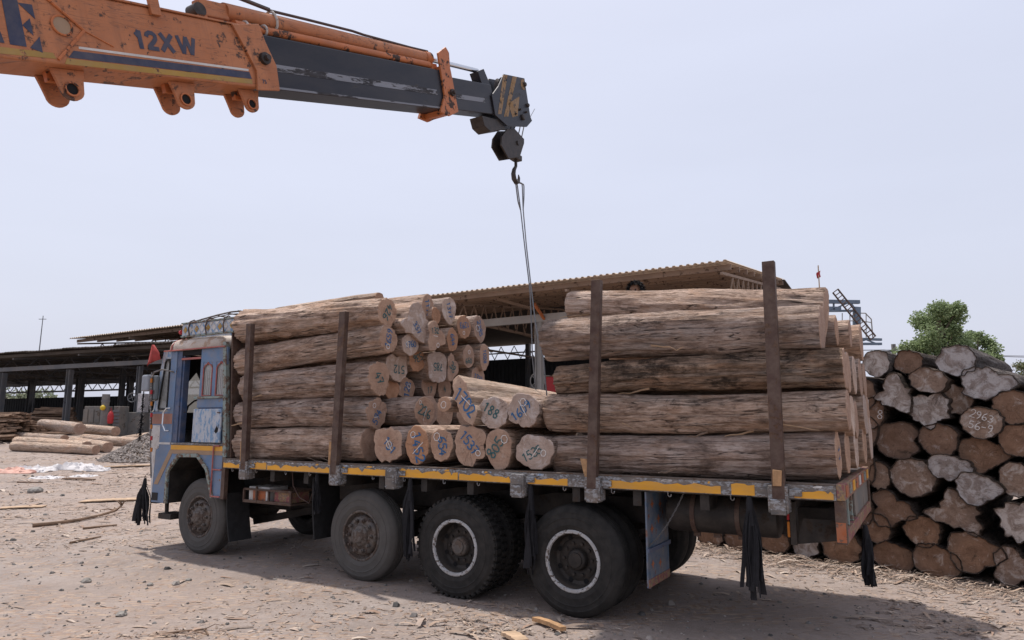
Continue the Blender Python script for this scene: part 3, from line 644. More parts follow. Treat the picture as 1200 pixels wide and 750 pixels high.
tail(562, 386, 2.2, 18, 32, 'log end with blue number 2385, far right of the upper cab stack', 'bean', num=('2385', 'p_blue', .085, -70), chalk=[('O', .10, 80, -.06, 0)], rough=.03)
tail(465, 431, .60, 28, 33, 'heart-shaped log end with green number 512 in the cab stack', 'heart', end='end_grey', num=('512', 'p_green', .10, 180, .02, -.03), rough=.03)
tail(489, 422, .95, 21, 27, 'orange brown log end with green number 536', 'round', end='end_brown', num=('536', 'p_green', .09, -160, .0, .03))
tail(512, 430, 1.28, 25, 37, 'large flat-topped log end with green number 785', 'square', end='end_grey', num=('785', 'p_green', .095, 180))
tail(531, 430, 1.64, 15, 33, 'narrow lobed log end with green number 38, right of number 785', 'lobes', num=('38', 'p_green', .10, -40))
tail(549, 418, 1.92, 16, 27, 'log end with green number 660 under a chalk ring', 'egg', num=('660', 'p_green', .075, 5, 0, -.05), chalk=[('O', .06, 0, 0, .07)])
tail(567.6, 418.5, 2.24, 14, 31, 'narrow log end with blue number 1028 at the far side of the cab stack', 'round', num=('1028', 'p_blue', .075, -85))
tail(560, 443, 2.18, 19, 26, 'log end with blue number 1374 half hidden behind the crosswise logs', 'round', num=('1374', 'p_blue', .08, -15))
tail(460, 458, .62, 17, 25, 'plain reddish log end low in the cab stack, right of number 47', 'hex', end='end_brown')
tail(477, 456, .92, 20, 27, 'log end with blue number 128 above the log numbered 226', 'hex', num=('128', 'p_blue', .10, 80), chalk=[('O', .07, 60, .03, .04)])
tail(503, 453, 1.30, 20, 28, 'shaded log end with green number 17 in the middle of the cab stack', 'tear', num=('17', 'p_green', .08, 0, 0, -.05))
tail(521, 456, 1.72, 18, 26, 'shaded log end just behind the forked log numbered 1702', 'round', num=('4', 'p_green', .09, 0))
tail(497.6, 481.6, .62, 26, 34, 'round log end with dark green number 226 crossed by chalk', 'egg', num=('226', 'p_green', .12, -18), chalk=[('/', .17, 15, 0, -.02), ('O', .05, 0, -.10, .11)])
for i, (y, z, xe) in enumerate(((.64, 1.54, -2.62), (1.06, 1.56, -2.66), (1.48, 1.55, -2.63), (1.90, 1.56, -2.62), (2.26, 1.52, -2.66), (1.06, 1.96, -2.6), (1.50, 1.95, -2.66), (1.94, 1.95, -2.62), (2.26, 1.92, -2.6), (2.24, 2.24, -2.62))):
    lb = 'unmarked log buried in the %s layer of the cab stack, %s from the near side' % (('bottom', 'second', 'third')[(i > 4) + (i > 8)], ('second', 'third', 'fourth', 'fifth', 'last', 'third', 'fourth', 'fifth', 'last', 'last')[i])
    log(W(XC+.03, y, z), W(xe, y, z), .41, .40, lb, group=GL, n=24, m=10)
# --- logs laid crosswise
def cross(px, py, wpx, hpx, label, kind='round', end='end', num=None, chalk=None, y=0., L=2.35, dx=0., dz=0., **k):
    p = ly(px, py, y); w, h = px2m(p, wpx, hpx, .84)
    return log(W(p.x+dx, y+L, p.z+dz), W(*p), w, h, label, kind, end=end, num=num, chalk=chalk, group=GC, bend=.01, **k)
cross(454.5, 521, 37, 41, 'squarish cracked log end with blue and white marks, bottom row near the cab stack', 'square', num=('131', 'p_blue', .10, -45, .04, -.02), chalk=[('O', .09, 40, .03, 0), ('/', .14, 70, .03, 0)], rough=.03)
cross(488.5, 522, 29.5, 45, 'tall round log end with blue number 1452 and chalk ring, bottom row', 'egg', end='end_brown', num=('1452', 'p_blue', .12, -75, .02, -.02), chalk=[('/', .16, -10, .02, -.02), ('O', .08, 0, -.05, .12)])
cross(517.5, 521.5, 27, 38, 'log end with blue number 654 and chalk ring, bottom row', 'round', num=('654', 'p_blue', .10, -85, .02, -.02), chalk=[('O', .09, 0, -.06, .09)])
cross(551, 523, 37, 48, 'jagged log end with blue number 1537, bottom row', 'jag', num=('1537', 'p_blue', .10, -45, 0, .02), chalk=[('O', .07, 70, .11, -.08)], rough=.03)
cross(584, 526, 31, 48, 'teardrop log end with green number 805 and chalk ring, bottom row', 'tear', num=('805', 'p_green', .11, 55, -.03, .02), chalk=[('O', .09, 30, .08, .10)])
cross(626.5, 529.5, 43, 40, 'six-sided log end with faded number 1535 and chalk slash, bottom row', 'hex', end='end_grey', num=('1535', 'p_green', .085, 28, -.02, -.02), chalk=[('/', .13, 0, .02, .0), ('O', .07, 0, .11, -.01)])
cross(521, 474, 16, 17, 'small round log end with only a chalk ring, upper crosswise row', 'round', num=None, chalk=[('O', .09, 0, 0, 0)], L=1.6)
cross(544.5, 468.5, 40, 60, 'large forked slanting log end with bold blue number 1702', 'diag', num=('1702', 'p_blue', .14, -38, .03, -.03), chalk=[('/', .16, -85, .05, 0)], rough=.045, y=-.02, L=2.25, dx=.62, dz=-.10, taper=.55, side='side_pale')
cross(578.5, 484, 36, 38, 'rounded log end with green number 188, upper crosswise row', 'tear', end='end_grey', num=('188', 'p_green', .10, -30, -.02, .02), dz=-.03)
cross(613.5, 481, 36, 40, 'log end with blue number 1609 struck by chalk, upper crosswise row', 'hex', end='end_grey', num=('1609', 'p_blue', .095, 38, -.02, .0), chalk=[('/', .17, 70, .0, .02), ('O', .08, 40, .0, .08)], dz=-.02)
# --- tall stack at the tail: near logs seen from the side
def nr(l, r, y, hl, hr, label, **k):
    return near(l, r, y, hl, hr, label, group=GR, side=k.pop('side', 'side_dark'), **k)
nr((650,531), (982,533), .24, 42, 58, 'long brown log lying lowest at the near side of the tail stack', num=('11', 'p_blue', .10, -80), rough=.03, knots=3, lump=.8, x0=-.28, side='side')
nr((642,484), (994,481), .22, 44, 49, 'long dark streaked log second up at the near side of the tail stack', rough=.015, x0=-.33)
nr((654,447), (990,432), .24, 34, 50, 'black stained log with rotten side, third up at the near side of the tail stack', kind='hex', rough=.03, x0=-.24, side='side_black', ridge=.03)
nr((640,399), (963,386), .24, 50, 57, 'thick tan log with black patches, fourth up at the near side of the tail stack', rough=.012, x0=-.36, knots=4)
nr((660,358), (967,368), .70, 33, 60, 'pale brown log lying topmost on the tail stack behind the dark stakes', rough=.012, x0=-.32, side='side')
def rb(px, py, y, hpx, label, L=2.6, **k):
    p = ly(px, py, y); w, h = px2m(p, hpx, hpx, 1); return log(W(p.x-L, y, p.z-.01), W(*p), h*k.pop('wr', 1.), h, label, group=GR, **k)
rb(980, 387, 1.05, 34, 'short-looking pale log end beside the topmost tail log', side='side')
rb(996, 391, 1.50, 33, 'pale log end second from the top tail log towards the far side', side='side')
rb(1009, 402, 1.95, 42, 'pale log end at the far upper corner of the tail stack', side='side', kind='egg')
rb(994, 436, .70, 48, 'log end in the third layer at the tail, just right of the black stained log', side='side')
rb(1001, 440, 1.14, 44, 'log end in the third layer at the tail, second behind the stained log', end='end_grey')
rb(1008, 442, 1.56, 44, 'log end in the third layer at the tail, third behind the stained log')
rb(1013, 446, 2.02, 40, 'log end in the third layer at the far side of the tail')
rb(999, 487, .68, 46, 'log end in the second layer at the tail, first behind the dark streaked log', end='end_grey')
rb(1003, 491, 1.12, 44, 'log end in the second layer at the tail, second behind the streaked log')
rb(1014, 486, 1.56, 46, 'split grey log end in the second layer at the tail, third behind the streaked log', end='end_grey', kind='egg')
rb(1017, 487, 2.02, 44, 'log end in the second layer at the far side of the tail')
rb(993, 530, .70, 50, 'log end in the bottom layer at the tail, first behind the lowest brown log')
rb(1003, 524, 1.14, 48, 'log end in the bottom layer at the tail, second behind the lowest log', end='end_grey')
rb(1013, 520, 1.58, 46, 'log end in the bottom layer at the tail, third behind the lowest log')
rb(1020, 514, 2.04, 48, 'tall grey log end in the bottom layer at the far side of the tail', end='end_grey', kind='egg')
# --- old pile beyond the tail
PA, PB = Vector((2.9, 10.55)), Vector((5.6, 7.9)); pd = (PB-PA).normalized(); pn = Vector((pd.y, -pd.x)); 
if pn.y > 0: pn = -pn                                        # towards the camera
def pile(px, py, wpx, hpx, label, kind='round', end='pile_brown', back=0., chalk=None, L=3.6, side='bark', rough=.022, **k):
    r = ray(px, py); o = PA - pn*back
    t = (o.x*pn.x + o.y*pn.y)/(r.x*pn.x + r.y*pn.y); B = Vector((0, 0, HC)) + r*t; D = t*ray(px, py).dot(Vector((0, math.cos(PITCH), math.sin(PITCH))))
    rd = random.Random(int(px*7+py)); a = math.atan2(-pn.y, -pn.x) + rd.uniform(-.05, .05)
    A = B + Vector((math.cos(a)*L, math.sin(a)*L, rd.uniform(-.06, .06)))
    w, h = wpx*D/F*.985, hpx*D/F*.985
    B.z = max(B.z, h*.5 - .03)
    return log(A, B, w, h, label, kind, side=side, end=end, chalk=chalk, group=GP, bend=.01, taper=.85, rough=rough, m=16, n=k.pop('n', 44), bark=True, ridge=.014, **k)
pile(1027, 426, 31, 32, 'round mouldy grey log end, top left of the old yard pile beside the truck load', end='pile_grey', side='bark_grey')
pile(1064.5, 424, 32, 29, 'brown log end ringed by loose black bark on top of the old pile', 'hex', back=.12)
pile(1088, 445.6, 42, 32, 'oval dusty log end in the old pile, below the black-barked one', 'bean', 'pile_mid', back=-.05)
pile(1120, 423, 44, 38, 'large grey log end at the very top of the old pile', 'egg', 'pile_grey', side='bark_grey', rough=.035)
pile(1158.5, 449.5, 58, 44, 'broad grey cracked log end at the upper right shoulder of the old pile', 'wedge', 'pile_grey', side='bark_grey', rough=.045)
pile(1045, 460, 42, 49, 'star-shaped grey log end near the truck load in the old pile', 'star', 'pile_grey', back=-.06, rough=.05)
pile(1088, 482, 47, 43, 'ragged grey log end in the middle left of the old pile', 'jag', 'pile_grey', rough=.05)
pile(1119, 468, 39, 37, 'diamond-shaped dusty log end below the topmost grey log', 'hex', 'pile_mid', back=.1)
pile(1150.6, 495.5, 44, 39, 'brown log end chalked 2963 over 56-9 in the old pile', 'round', 'pile_mid', chalk=[('2963', .085, -20, .01, .07), ('56-9', .085, -16, -.01, -.05)], back=-.06)
pile(1186, 478, 42, 42, 'brown log end at the right edge below the broad grey one', 'tear')
pile(1021, 484, 30, 38, 'brown log end chalked with W and 8, partly behind the truck load', 'round', chalk=[('W', .13, 5, -.06, .08), ('8', .10, -10, .10, -.03)])
pile(1051, 516, 50, 46, 'large red-brown log end with a notch on its right', 'notch', back=.06)
pile(1099.6, 516, 44, 40, 'tan-centred brown log end in the middle of the old pile', 'tear')
pile(1154, 533, 57, 44, 'dark wedge-shaped brown log end in the right half of the old pile', 'wedge', back=.05)
pile(1193, 516, 40, 40, 'rounded brown log end at the right edge of the old pile, mid height', 'round')
pile(1070, 560, 53, 46, 'large dusty brown log end right of the truck tail', 'egg', 'pile_mid')
pile(1114, 548, 49, 32, 'flattened pale oval log end in the centre of the old pile', 'bean', 'pile_grey', back=-.05)
pile(1148, 574, 51, 41, 'pale mouldy oval log end in the lower right of the old pile', 'wedge', 'pile_grey', back=-.08)
pile(1192, 562, 38, 42, 'round brown log end at the right edge above the pale jagged one', 'round', 'pile_mid')
pile(1048, 596.5, 48, 46, 'barky brown log end low beside the truck tail', 'lobes', rough=.04)
pile(1115, 600, 62, 56, 'four-armed dusty log end in the lower middle of the old pile', 'star', 'pile_mid', rough=.06, back=-.02)
pile(1027, 619, 32, 36, 'small brown log end low behind the tail streamer', 'round')
pile(1080, 623, 41, 37, 'rounded triangular brown log end low in the old pile', 'tear')
pile(1046, 653, 48, 37, 'reddish log end with black scrawl on the ground behind the tail streamer', 'bean', back=.05)
pile(1098, 658, 52, 41, 'brown log end on the ground, second in the bottom row right of the truck', 'bean')
pile(1143, 648, 59, 48, 'large orange-brown log end on the ground with dark patch', 'wedge')
pile(1192, 612, 44, 50, 'pale jagged log end at the right edge, low in the old pile', 'jag', 'pile_grey', rough=.07, back=-.1)
pile(1192, 664, 50, 46, 'dusty log end on the ground at the right edge of the photo', 'lobes', 'pile_mid')
pile(1030, 558, 24, 34, 'small pale log end just right of the painted tail plate', 'egg', 'pile_mid')
pile(986, 641, 48, 40, 'broad brown log end on the ground seen under the truck tail', 'egg')
pile(944, 641, 32, 34, 'small grey log end on the ground seen under the truck bed', 'jag', 'pile_grey')
pile(832, 632, 34, 28, 'reddish log end on the ground seen beneath the tank, leftmost', 'round')
pile(866, 634, 38, 30, 'reddish log end on the ground seen beneath the tank, second from left', 'egg')
pile(906, 634, 40, 30, 'dark red log end on the ground left of the streamer under the bed', 'bean')
pile(1000, 597, 44, 44, 'brown log end of the old pile just above ground behind the tail frame', 'round')
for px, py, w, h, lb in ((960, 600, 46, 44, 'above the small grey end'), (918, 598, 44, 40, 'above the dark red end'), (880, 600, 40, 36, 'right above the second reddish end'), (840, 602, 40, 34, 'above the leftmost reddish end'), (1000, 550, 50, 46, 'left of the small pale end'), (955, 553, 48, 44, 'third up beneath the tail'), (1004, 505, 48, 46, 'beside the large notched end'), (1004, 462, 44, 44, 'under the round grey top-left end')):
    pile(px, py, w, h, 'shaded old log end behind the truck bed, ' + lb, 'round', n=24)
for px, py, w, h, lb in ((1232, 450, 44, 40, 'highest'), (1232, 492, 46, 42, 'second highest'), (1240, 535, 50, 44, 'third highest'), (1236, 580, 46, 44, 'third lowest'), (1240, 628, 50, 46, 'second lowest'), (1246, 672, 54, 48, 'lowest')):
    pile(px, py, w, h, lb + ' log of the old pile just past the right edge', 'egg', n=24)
# --- logs lying by the shed on the left
def lying(pa, pb, dia, label, **k):
    a = groundhit(*pa); b = groundhit(*pb); up = k.pop('up', 0)
    a = Vector((a.x, a.y, gh(a.x, a.y)+dia*.46+up)); b = Vector((b.x, b.y, gh(b.x, b.y)+dia*.46+up))
    return log(a, b, dia, dia, label, side='side_pale', end='end', group=GG, n=20, m=14, **k)
lying((20,524), (101,531), .46, 'long pale log lying in front of the others by the shed')
lying((48,512), (92,519), .50, 'pale log resting on top of the ground logs, end facing right', up=.36)
lying((92,512), (135,516), .42, 'pale log behind the topmost ground log, ends near the cab', up=.2)
lying((85,522), (126,530), .40, 'short pale log ending right of the long front log')
lying((98,519), (163,524), .40, 'pale log pointing towards the gravel heap')
lying((140,521), (174,516), .38, 'pale log nearest the cab, behind the gravel heap', taper=.8)
lying((14,516), (75,521), .42, 'pale log at the left behind the long front log')
lying((15,528), (112,533), .36, 'slim log lying lowest in front of the ground logs')
# ---------------------------------------------------------------- truck
T = empty('log_truck', W(0, 0, 0), YAW)
tag(T, 'blue twelve-wheeled flatbed truck loaded with logs, yellow striped bed rail', 'truck')
def box(name, x0, x1, y0, y1, z0, z1, mat, parent=None, bevel=.006): return MB().box(x0, x1, y0, y1, z0, z1).build(name, M[mat] if isinstance(mat, str) else mat, parent or T, bevel=bevel)
def wheel(x, yo, style, flip=False, z=.508, lug=False, R=.525, dusty=False):
    w = empty('wheel', (x, yo, z), PI if flip else 0, T); s = R/.525
    pr = [(.272,.05), (.285,.022), (.31,.008), (.335,.002), (.338,-.001), (.345,.001), (.40,.0), (.404,-.0035), (.410,-.0035), (.414,.001), (.448,.005), (.452,.003), (.458,.004), (.470,.012), (.497,.028), (.515,.045), (.5225,.062)]
    if not lug:
        pr += [(.525,.07), (.525,.098), (.514,.101), (.514,.109), (.525,.112), (.526,.133), (.515,.136), (.515,.144), (.526,.147), (.525,.168), (.514,.171), (.514,.179), (.525,.182)]
    else: pr = [(r - (.012 if r > .5 else 0), o) for r, o in pr] + [(.508,.08), (.508,.20)]
    pr += [(r, .28-o) for r, o in pr[17::-1]]
    b = MB(); b.lathe([(r*s, o) for r, o in pr], (0,0,0), 72)
    if lug:
        for k in range(46):
            for j in (0, 1):
                a = 2*PI*(k + .5*j)/46; Mx = Matrix.Rotation(-a, 4, 'Y') @ Matrix.Translation((.508, 0, 0))
                y0, y1 = ((.034, .125) if j == 0 else (.155, .246))
                b.box(-.04, .017, y0, y1, -.0205, .0205, 0, Mx)
                b.box(-.06, .004, y0-.012 if j == 0 else y1-.02, y0+.02 if j == 0 else y1+.012, -.016, .016, 0, Mx)
    b.build('tyre', M['tyre_dusty'] if dusty else M['tyre'], w, smooth=True, ang=28)
    b = MB()
    if style == 'steer':
        b.lathe([(.272,.06), (.288,.032), (.290,.016), (.280,.010), (.266,.014), (.262,.05), (.246,.075), (.232,.066), (.222,.038), (.205,.020), (.180,.012), (.150,.012), (.140,.02)], (0,0,0), 48)
        b.build('rim', M['rim_rust'], w, smooth=True, ang=35)
        b = MB(); b.lathe([(.150,.03), (.146,.012), (.128,.006), (.120,-.012), (.105,-.022), (.085,-.028), (.070,-.05), (.055,-.056), (.0,-.056)], (0,0,0), 32)
        for k in range(10):
            a = 2*PI*k/10; c = (.176*math.cos(a), 0, .176*math.sin(a)); b.lathe([(.022,.018), (.022,-.014), (.014,-.016), (.014,-.034), (.0,-.035)], c, 8)
        b.build('hub', M['rim_rust'], w, smooth=True, ang=35)
    else:
        b.lathe([(.272,.06), (.291,.032), (.293,.014), (.284,.006), (.262,.008), (.256,.030)], (0,0,0), 48); b.build('rim_edge', M['rim_white'], w, smooth=True, ang=35)
        b = MB(); b.lathe([(.2565,.028), (.250,.055), (.248,.120), (.236,.150), (.205,.158), (.19,.150), (.115,.150), (.10,.16)], (0,0,0), 48)
        for k in range(10):
            a = 2*PI*k/10; c = (.150*math.cos(a), .15, .150*math.sin(a)); b.lathe([(.016,.0), (.016,-.022), (.0,-.023)], c, 8)
        b.build('rim', M['steel_dk'], w, smooth=True, ang=35)
        b = MB(); b.lathe([(.105,.16), (.100,.105), (.088,.090), (.072,.085), (.068,.072), (.0,.070)], (0,0,0), 32); b.build('hub', M['steel_dk' if not lug else 'rim_rust'], w, smooth=True, ang=35)
        for k in range(8):
            a = 2*PI*(k+.5)/8; MB().lathe([(.026,.1495), (.0,.149)], (.214*math.cos(a), -.003, .214*math.sin(a)), 10).build('hand_hole', M['dark'], w)
    return w
AX = [-5.90, -2.79, -1.39, 0.0]
wheel(AX[0], .10, 'steer', dusty=True); wheel(AX[0], 2.32, 'steer', True)
wheel(AX[1], .06, 'steer', dusty=True); wheel(AX[1], 2.36, 'steer', True)
for i, x in enumerate(AX[2:]):
    lug = i == 0
    wheel(x, .0, 'dual', lug=lug); wheel(x, .33, 'dual', lug=lug); wheel(x, 2.42, 'dual', True); wheel(x, 2.09, 'dual', True)
# chassis
for y in (.82, 1.60): box('chassis_rail', -6.9, 2.3, y-.04, y+.04, .80, 1.06, 'steel_dk')
for x in (-6.4, -4.6, -3.6, -2.1, -.7, .8, 2.1): box('crossmember', x-.06, x+.06, .86, 1.56, .84, 1.02, 'steel_dk')
for x in AX: MB().lathe([(.0,.30), (.07,.30), (.07,.9), (.16,1.05), (.16,1.37), (.07,1.5), (.07,2.12), (.0,2.12)], (x, 0, .52), 20).build('axle', M['steel_dk'], T, smooth=True)
for x in AX:
    for y in (.70, 1.72):
        b = MB()
        for k in range(5): b.bar((x-.62+.09*k, y, .78-.035*k), (x, y, .66-.035*k), .08, .028); b.bar((x, y, .66-.035*k), (x+.62-.09*k, y, .78-.035*k), .08, .028)
        b.build('leaf_spring', M['steel_dk'], T)
MB().tube([(-5.3, 1.2, .78), (-3.0, 1.2, .74), (-1.4, 1.2, .62)], .06, 12).build('drive_shaft', M['steel_dk'], T, smooth=True)
MB().bar((-5.75, .95, .36), (-4.55, 1.35, .60), .10, .10).build('steering_link', M['steel_dk'], T)
box('gearbox', -6.1, -5.0, .95, 1.45, .55, 1.25, 'steel_dk', bevel=.05)
# bed
for k in range(6):
    y0 = -.04 + k*.415; box('deck_plank', -5.16, 2.36, y0, y0+.409, 1.262, 1.322 + .003*(k % 2), 'deck', bevel=.005)
for x in [-4.9 + .62*i for i in range(12)]: box('bed_bearer', x-.04, x+.04, .0, 2.4, 1.07, 1.258, 'steel_dk', bevel=0)
rail = box('side_rail', -5.20, 2.36, -.062, -.042, 1.215, 1.330, 'rail', bevel=.004)
box('rail_lip', -5.20, 2.36, -.066, .03, 1.3305, 1.342, 'deck', rail, .003)
box('rail_flange', -5.20, 2.36, -.040, .03, 1.205, 1.217, 'steel_dk', rail, 0)
box('far_side_rail', -5.20, 2.36, 2.455, 2.475, 1.215, 1.330, 'rail', bevel=.004)
bk = [-4.72, -3.07, -2.19, -.54, .28, 1.93]
segs = [(-5.19, -4.80), (-4.64, -4.33), (-4.31, -3.16), (-2.98, -2.28), (-2.10, -1.30), (-1.28, -.63), (-.44, .0), (.44, 1.46), (1.55, 1.74), (2.05, 2.34)]
for i, (a, b_) in enumerate(segs):
    up = (.0, .012, -.008, .004, .014, .0, -.012, .004, .02, -.01)[i]
    rj = random.Random(i+40); top = []; xx = b_; zt_ = 1.288+up
    while xx > a: top.append((xx, zt_ + rj.uniform(-.014, .014) - (.03 if rj.random() < .08 else 0))); xx -= rj.uniform(.015, .07)
    top.append((a, zt_)); MB().prism([(a, 1.222), (b_, 1.222)] + top, -.0665, -.0628).build('yellow_band', M['yellow'], T)
    for q in range(int((b_-a)*5)):                              # paint flakes left on the upper edge
        fx = rj.uniform(a+.02, b_-.02); fw = rj.uniform(.01, .05); MB().prism([(fx-fw, 1.308+rj.uniform(-.008,.004)), (fx+fw*.8, 1.306), (fx+fw, 1.318+rj.uniform(0,.008)), (fx, 1.324), (fx-fw*.7, 1.318)], -.0650, -.0626).build('paint_flake', M[('white', 'blue_pale', 'yellow', 'white')[q % 4]], T)
for x in bk:
    b = MB(); b.box(x-.075, x+.075, -.115, -.068, 1.21, 1.315); b.box(x-.060, x+.060, -.125, .0, 1.085, 1.209)
    b.box(x-.078, x-.060, -.118, .02, 1.1, 1.30); b.box(x+.060, x+.078, -.118, .02, 1.1, 1.30); b.box(x+.08, x+.18, -.085, -.067, 1.235, 1.29)
    b.build('stake_pocket', M['rail'], T, bevel=.005)
def stake(x0, x1, zt, w=.095):
    k = zt/3.17
    b = MB(); 
    for (a, c, y0, y1) in ((-w/2, w/2, -.0415, -.0335), (-w/2, -w/2+.010, -.0334, .03), (w/2-.010, w/2, -.0334, .03), (-w/2+.011, w/2-.011, .022, .030)):
        b.add([(x0+a, y0-.075, 1.10), (x0+c, y0-.075, 1.10), (x0+c, y1-.075, 1.10), (x0+a, y1-.075, 1.10), (x1+a, y0-.075, zt), (x1+c, y0-.075, zt), (x1+c, y1-.075, zt), (x1+a, y1-.075, zt)],
              [(0,1,2,3), (4,5,6,7), (0,1,5,4), (1,2,6,5), (2,3,7,6), (3,0,4,7)])
    b.build('stake', M['rust'], T, bevel=.003)
stake(-4.725, -4.775, 3.15); stake(-3.095, -3.03, 3.17, .10); stake(.265, .355, 3.20); stake(1.935, 1.955, 3.19, .10)
for x in (-4.75, -3.0, .4, 1.9):
    b = MB(); b.box(x-.03, x+.03, 2.47, 2.53, 1.1, 3.1); b.build('stake', M['rust'], T)
for (x, tl, h) in ((-4.80, -.02, .26), (-3.17, .0, .28), (.225, -.10, .17), (1.935, 0, .13)):
    z0 = 1.315; b = MB(); y = -.14 if x > 1 else -.085
    b.add([(x-.035, y, z0), (x+.03, y, z0), (x+.03, y+.045, z0), (x-.035, y+.045, z0), (x-.03+tl*.5, y, z0+h), (x+.04+tl*.5, y, z0+h*.96), (x+.04+tl*.5, y+.045, z0+h*.96), (x-.03+tl*.5, y+.045, z0+h)],
          [(0,1,2,3), (4,5,6,7), (0,1,5,4), (1,2,6,5), (2,3,7,6), (3,0,4,7)])
    b.build('wooden_wedge', M['wood'], T, bevel=.003)
for i in range(15):
    x = -5.0 + .5*i + random.uniform(-.06, .06)
    if min(abs(x-q) for q in bk) < .12: continue
    MB().tube([(x, -.055, 1.215), (x, -.055, 1.185), (x+.012, -.055, 1.172), (x+.026, -.055, 1.178), (x+.03, -.055, 1.195)], .0045, 6).build('rope_hook', M['rail'], T)
# tail frame
tf = box('tail_beam', 2.362, 2.42, -.062, 2.475, 1.215, 1.345, 'redpl', bevel=.005)
for k, y in enumerate([.04 + .30*i for i in range(8)]):
    box('tail_ornament', 2.4205, 2.426, y, y+.16, 1.24, 1.325, ['orangepl', 'green_gr', 'yellow', 'orangepl', 'white'][k % 5], tf, 0)
box('corner_post', 2.34, 2.42, -.062, .02, .885, 1.213, 'rust'); box('corner_post', 2.34, 2.42, 2.39, 2.475, .885, 1.213, 'rust')
box('corner_marker', 2.345, 2.415, -.0665, -.0625, .90, 1.05, 'orangepl', bevel=0)
box('tail_lower_bar', 2.35, 2.42, .0205, 2.3895, .885, .985, 'redpl')
for y in (.30, .62): box('tail_upright', 2.365, 2.405, y, y+.05, .986, 1.214, 'green_gr')
box('tail_plate', 2.38, 2.40, .95, 2.38, .986, 1.214, 'machine'); box('tail_lamp', 2.36, 2.395, .10, .26, 1.02, 1.16, 'redplastic')
box('tail_bracket', 1.95, 2.0, .24, .36, .80, 1.16, 'steel_dk')
box('marker_lamp', 1.925, 1.949, .26, .34, 1.0, 1.13, 'redplastic'); box('marker_lamp', 1.925, 1.949, .25, .35, .86, .99, 'amber')
b = MB(); b.add([(1.98,.3,.80), (2.34,.3,.86), (2.34,.3,1.02), (2.05,.3,1.02), (1.98,.33,.80), (2.34,.33,.86), (2.34,.33,1.02), (2.05,.33,1.02)], [(0,1,2,3), (4,5,6,7), (0,1,5,4), (1,2,6,5), (2,3,7,6), (3,0,4,7)]); b.build('tail_plate_bracket', M['steel_dk'], T)
# underslung bits
tk = MB().lathe([(0,.86), (.12,.86), (.165,.875), (.175,.90), (.175,1.82), (.165,1.845), (.12,1.86), (0,1.86)], (0, .38, 1.0), 32, axis='x').build('fuel_tank', M['steel_dk'], T, smooth=True)
for x in (1.12, 1.52): MB().lathe([(.177,x-.02), (.184,x-.02), (.184,x+.02), (.177,x+.02)], (0, .38, 1.0), 32, axis='x').build('tank_strap', M['rust'], tk)
for x in (1.12, 1.30, 1.52): MB().bar((x, .36, .84), (x, .36, .79), .02, .06).build('strap_bolt', M['rust'], tk)
b = MB()
for (a, c) in (((-5.02,.16,.93), (-4.1,.16,.93)), ((-5.02,.16,.78), (-4.1,.16,.78)), ((-5.02,.55,.93), (-4.1,.55,.93)), ((-5.02,.16,.78), (-5.02,.16,.93)), ((-4.52,.16,.78), (-4.52,.16,.93)), ((-4.76,.155,.76), (-4.76,.155,.97)), ((-4.1,.16,.78), (-4.1,.16,.93)), ((-5.02,.16,.93), (-5.02,.55,.93)), ((-4.1,.16,.93), (-4.1,.55,.93))): b.bar(a, c, .025, .025)
b.box(-5.03, -4.09, .15, .56, .755, .775)
bc = b.build('battery_cradle', M['rust'], T)
box('battery', -4.96, -4.55, .19, .5, .78, .965, 'white', bc); box('battery_sticker', -4.87, -4.62, .185, .1895, .79, .94, 'orangepl', bc, 0); box('battery', -4.45, -4.13, .19, .5, .78, .93, 'redpl', bc)
def flap(x0, x1, y0, y1, z0, z1, mat, name='mudflap', wob=.03):
    b = MB(); n = 6; vs = []
    for i in range(n+1):
        t = i/n
        for (xx, yy) in ((x0, y0), (x1, y0), (x1, y1), (x0, y1)): vs.append((xx + wob*t*t, yy, z1 + (z0-z1)*t))
    fs = [(4*i+k, 4*i+(k+1) % 4, 4*i+4+(k+1) % 4, 4*i+4+k) for i in range(n) for k in range(4)] + [(0,1,2,3), (4*n+3, 4*n+2, 4*n+1, 4*n)]
    b.add(vs, fs); return b.build(name, M[mat], T)
flap(-5.31, -5.29, .10, .46, .22, .86, 'black_rub', wob=.10); flap(-3.60, -3.58, .05, .5, .40, 1.15, 'black_rub', wob=.06)
flap(-5.31, -5.29, 1.96, 2.32, .22, .86, 'black_rub', wob=.10)
fl = flap(.76, .775, -.02, .56, .36, 1.2, 'flap', wob=.0)
box('flap_red_edge', .7755, .780, -.021, .561, .36, .43, 'redpl', fl, 0); box('flap_bar', .7755, .79, -.021, .58, .66, .70, 'blue_dk', fl, .002)
for (y, z, s) in ((.10, .86, .05), (.28, .93, .05), (.10, .55, .045), (.30, .53, .045), (.12, 1.08, .045), (.34, 1.06, .045)):
    b = MB(); b.add([(.7775, y, z+s), (.7775, y+s*.35, z+s*.3), (.7775, y+s, z), (.7775, y+s*.35, z-s*.3), (.7775, y, z-s), (.7775, y-s*.35, z-s*.3), (.7775, y-s, z), (.7775, y-s*.35, z+s*.3)], [tuple(range(8))]); b.build('flap_flower', M['orangepl'], fl)
b = MB()
def chain(b, p0, p1, sag, n=26):
    p0, p1 = Vector(p0), Vector(p1); pr = None
    for i in range(n):
        t = (i+.5)/n; c = p0.lerp(p1, t); c.z -= sag*4*t*(1-t); d = (p1-p0).normalized()
        r = .010; q = []
        for k in range(7):
            a = 2*PI*k/6; u = Vector((0, 0, 1)) if i % 2 else Vector((0, 1, 0)); q.append(c + d*(math.cos(a)*.018) + u*(math.sin(a)*r))
        b.tube(q, .003, 4, cap=False)
chain(b, (1.10, .05, 1.2), (.75, .02, .70), .06); b.build('chain', M['wire'], T)
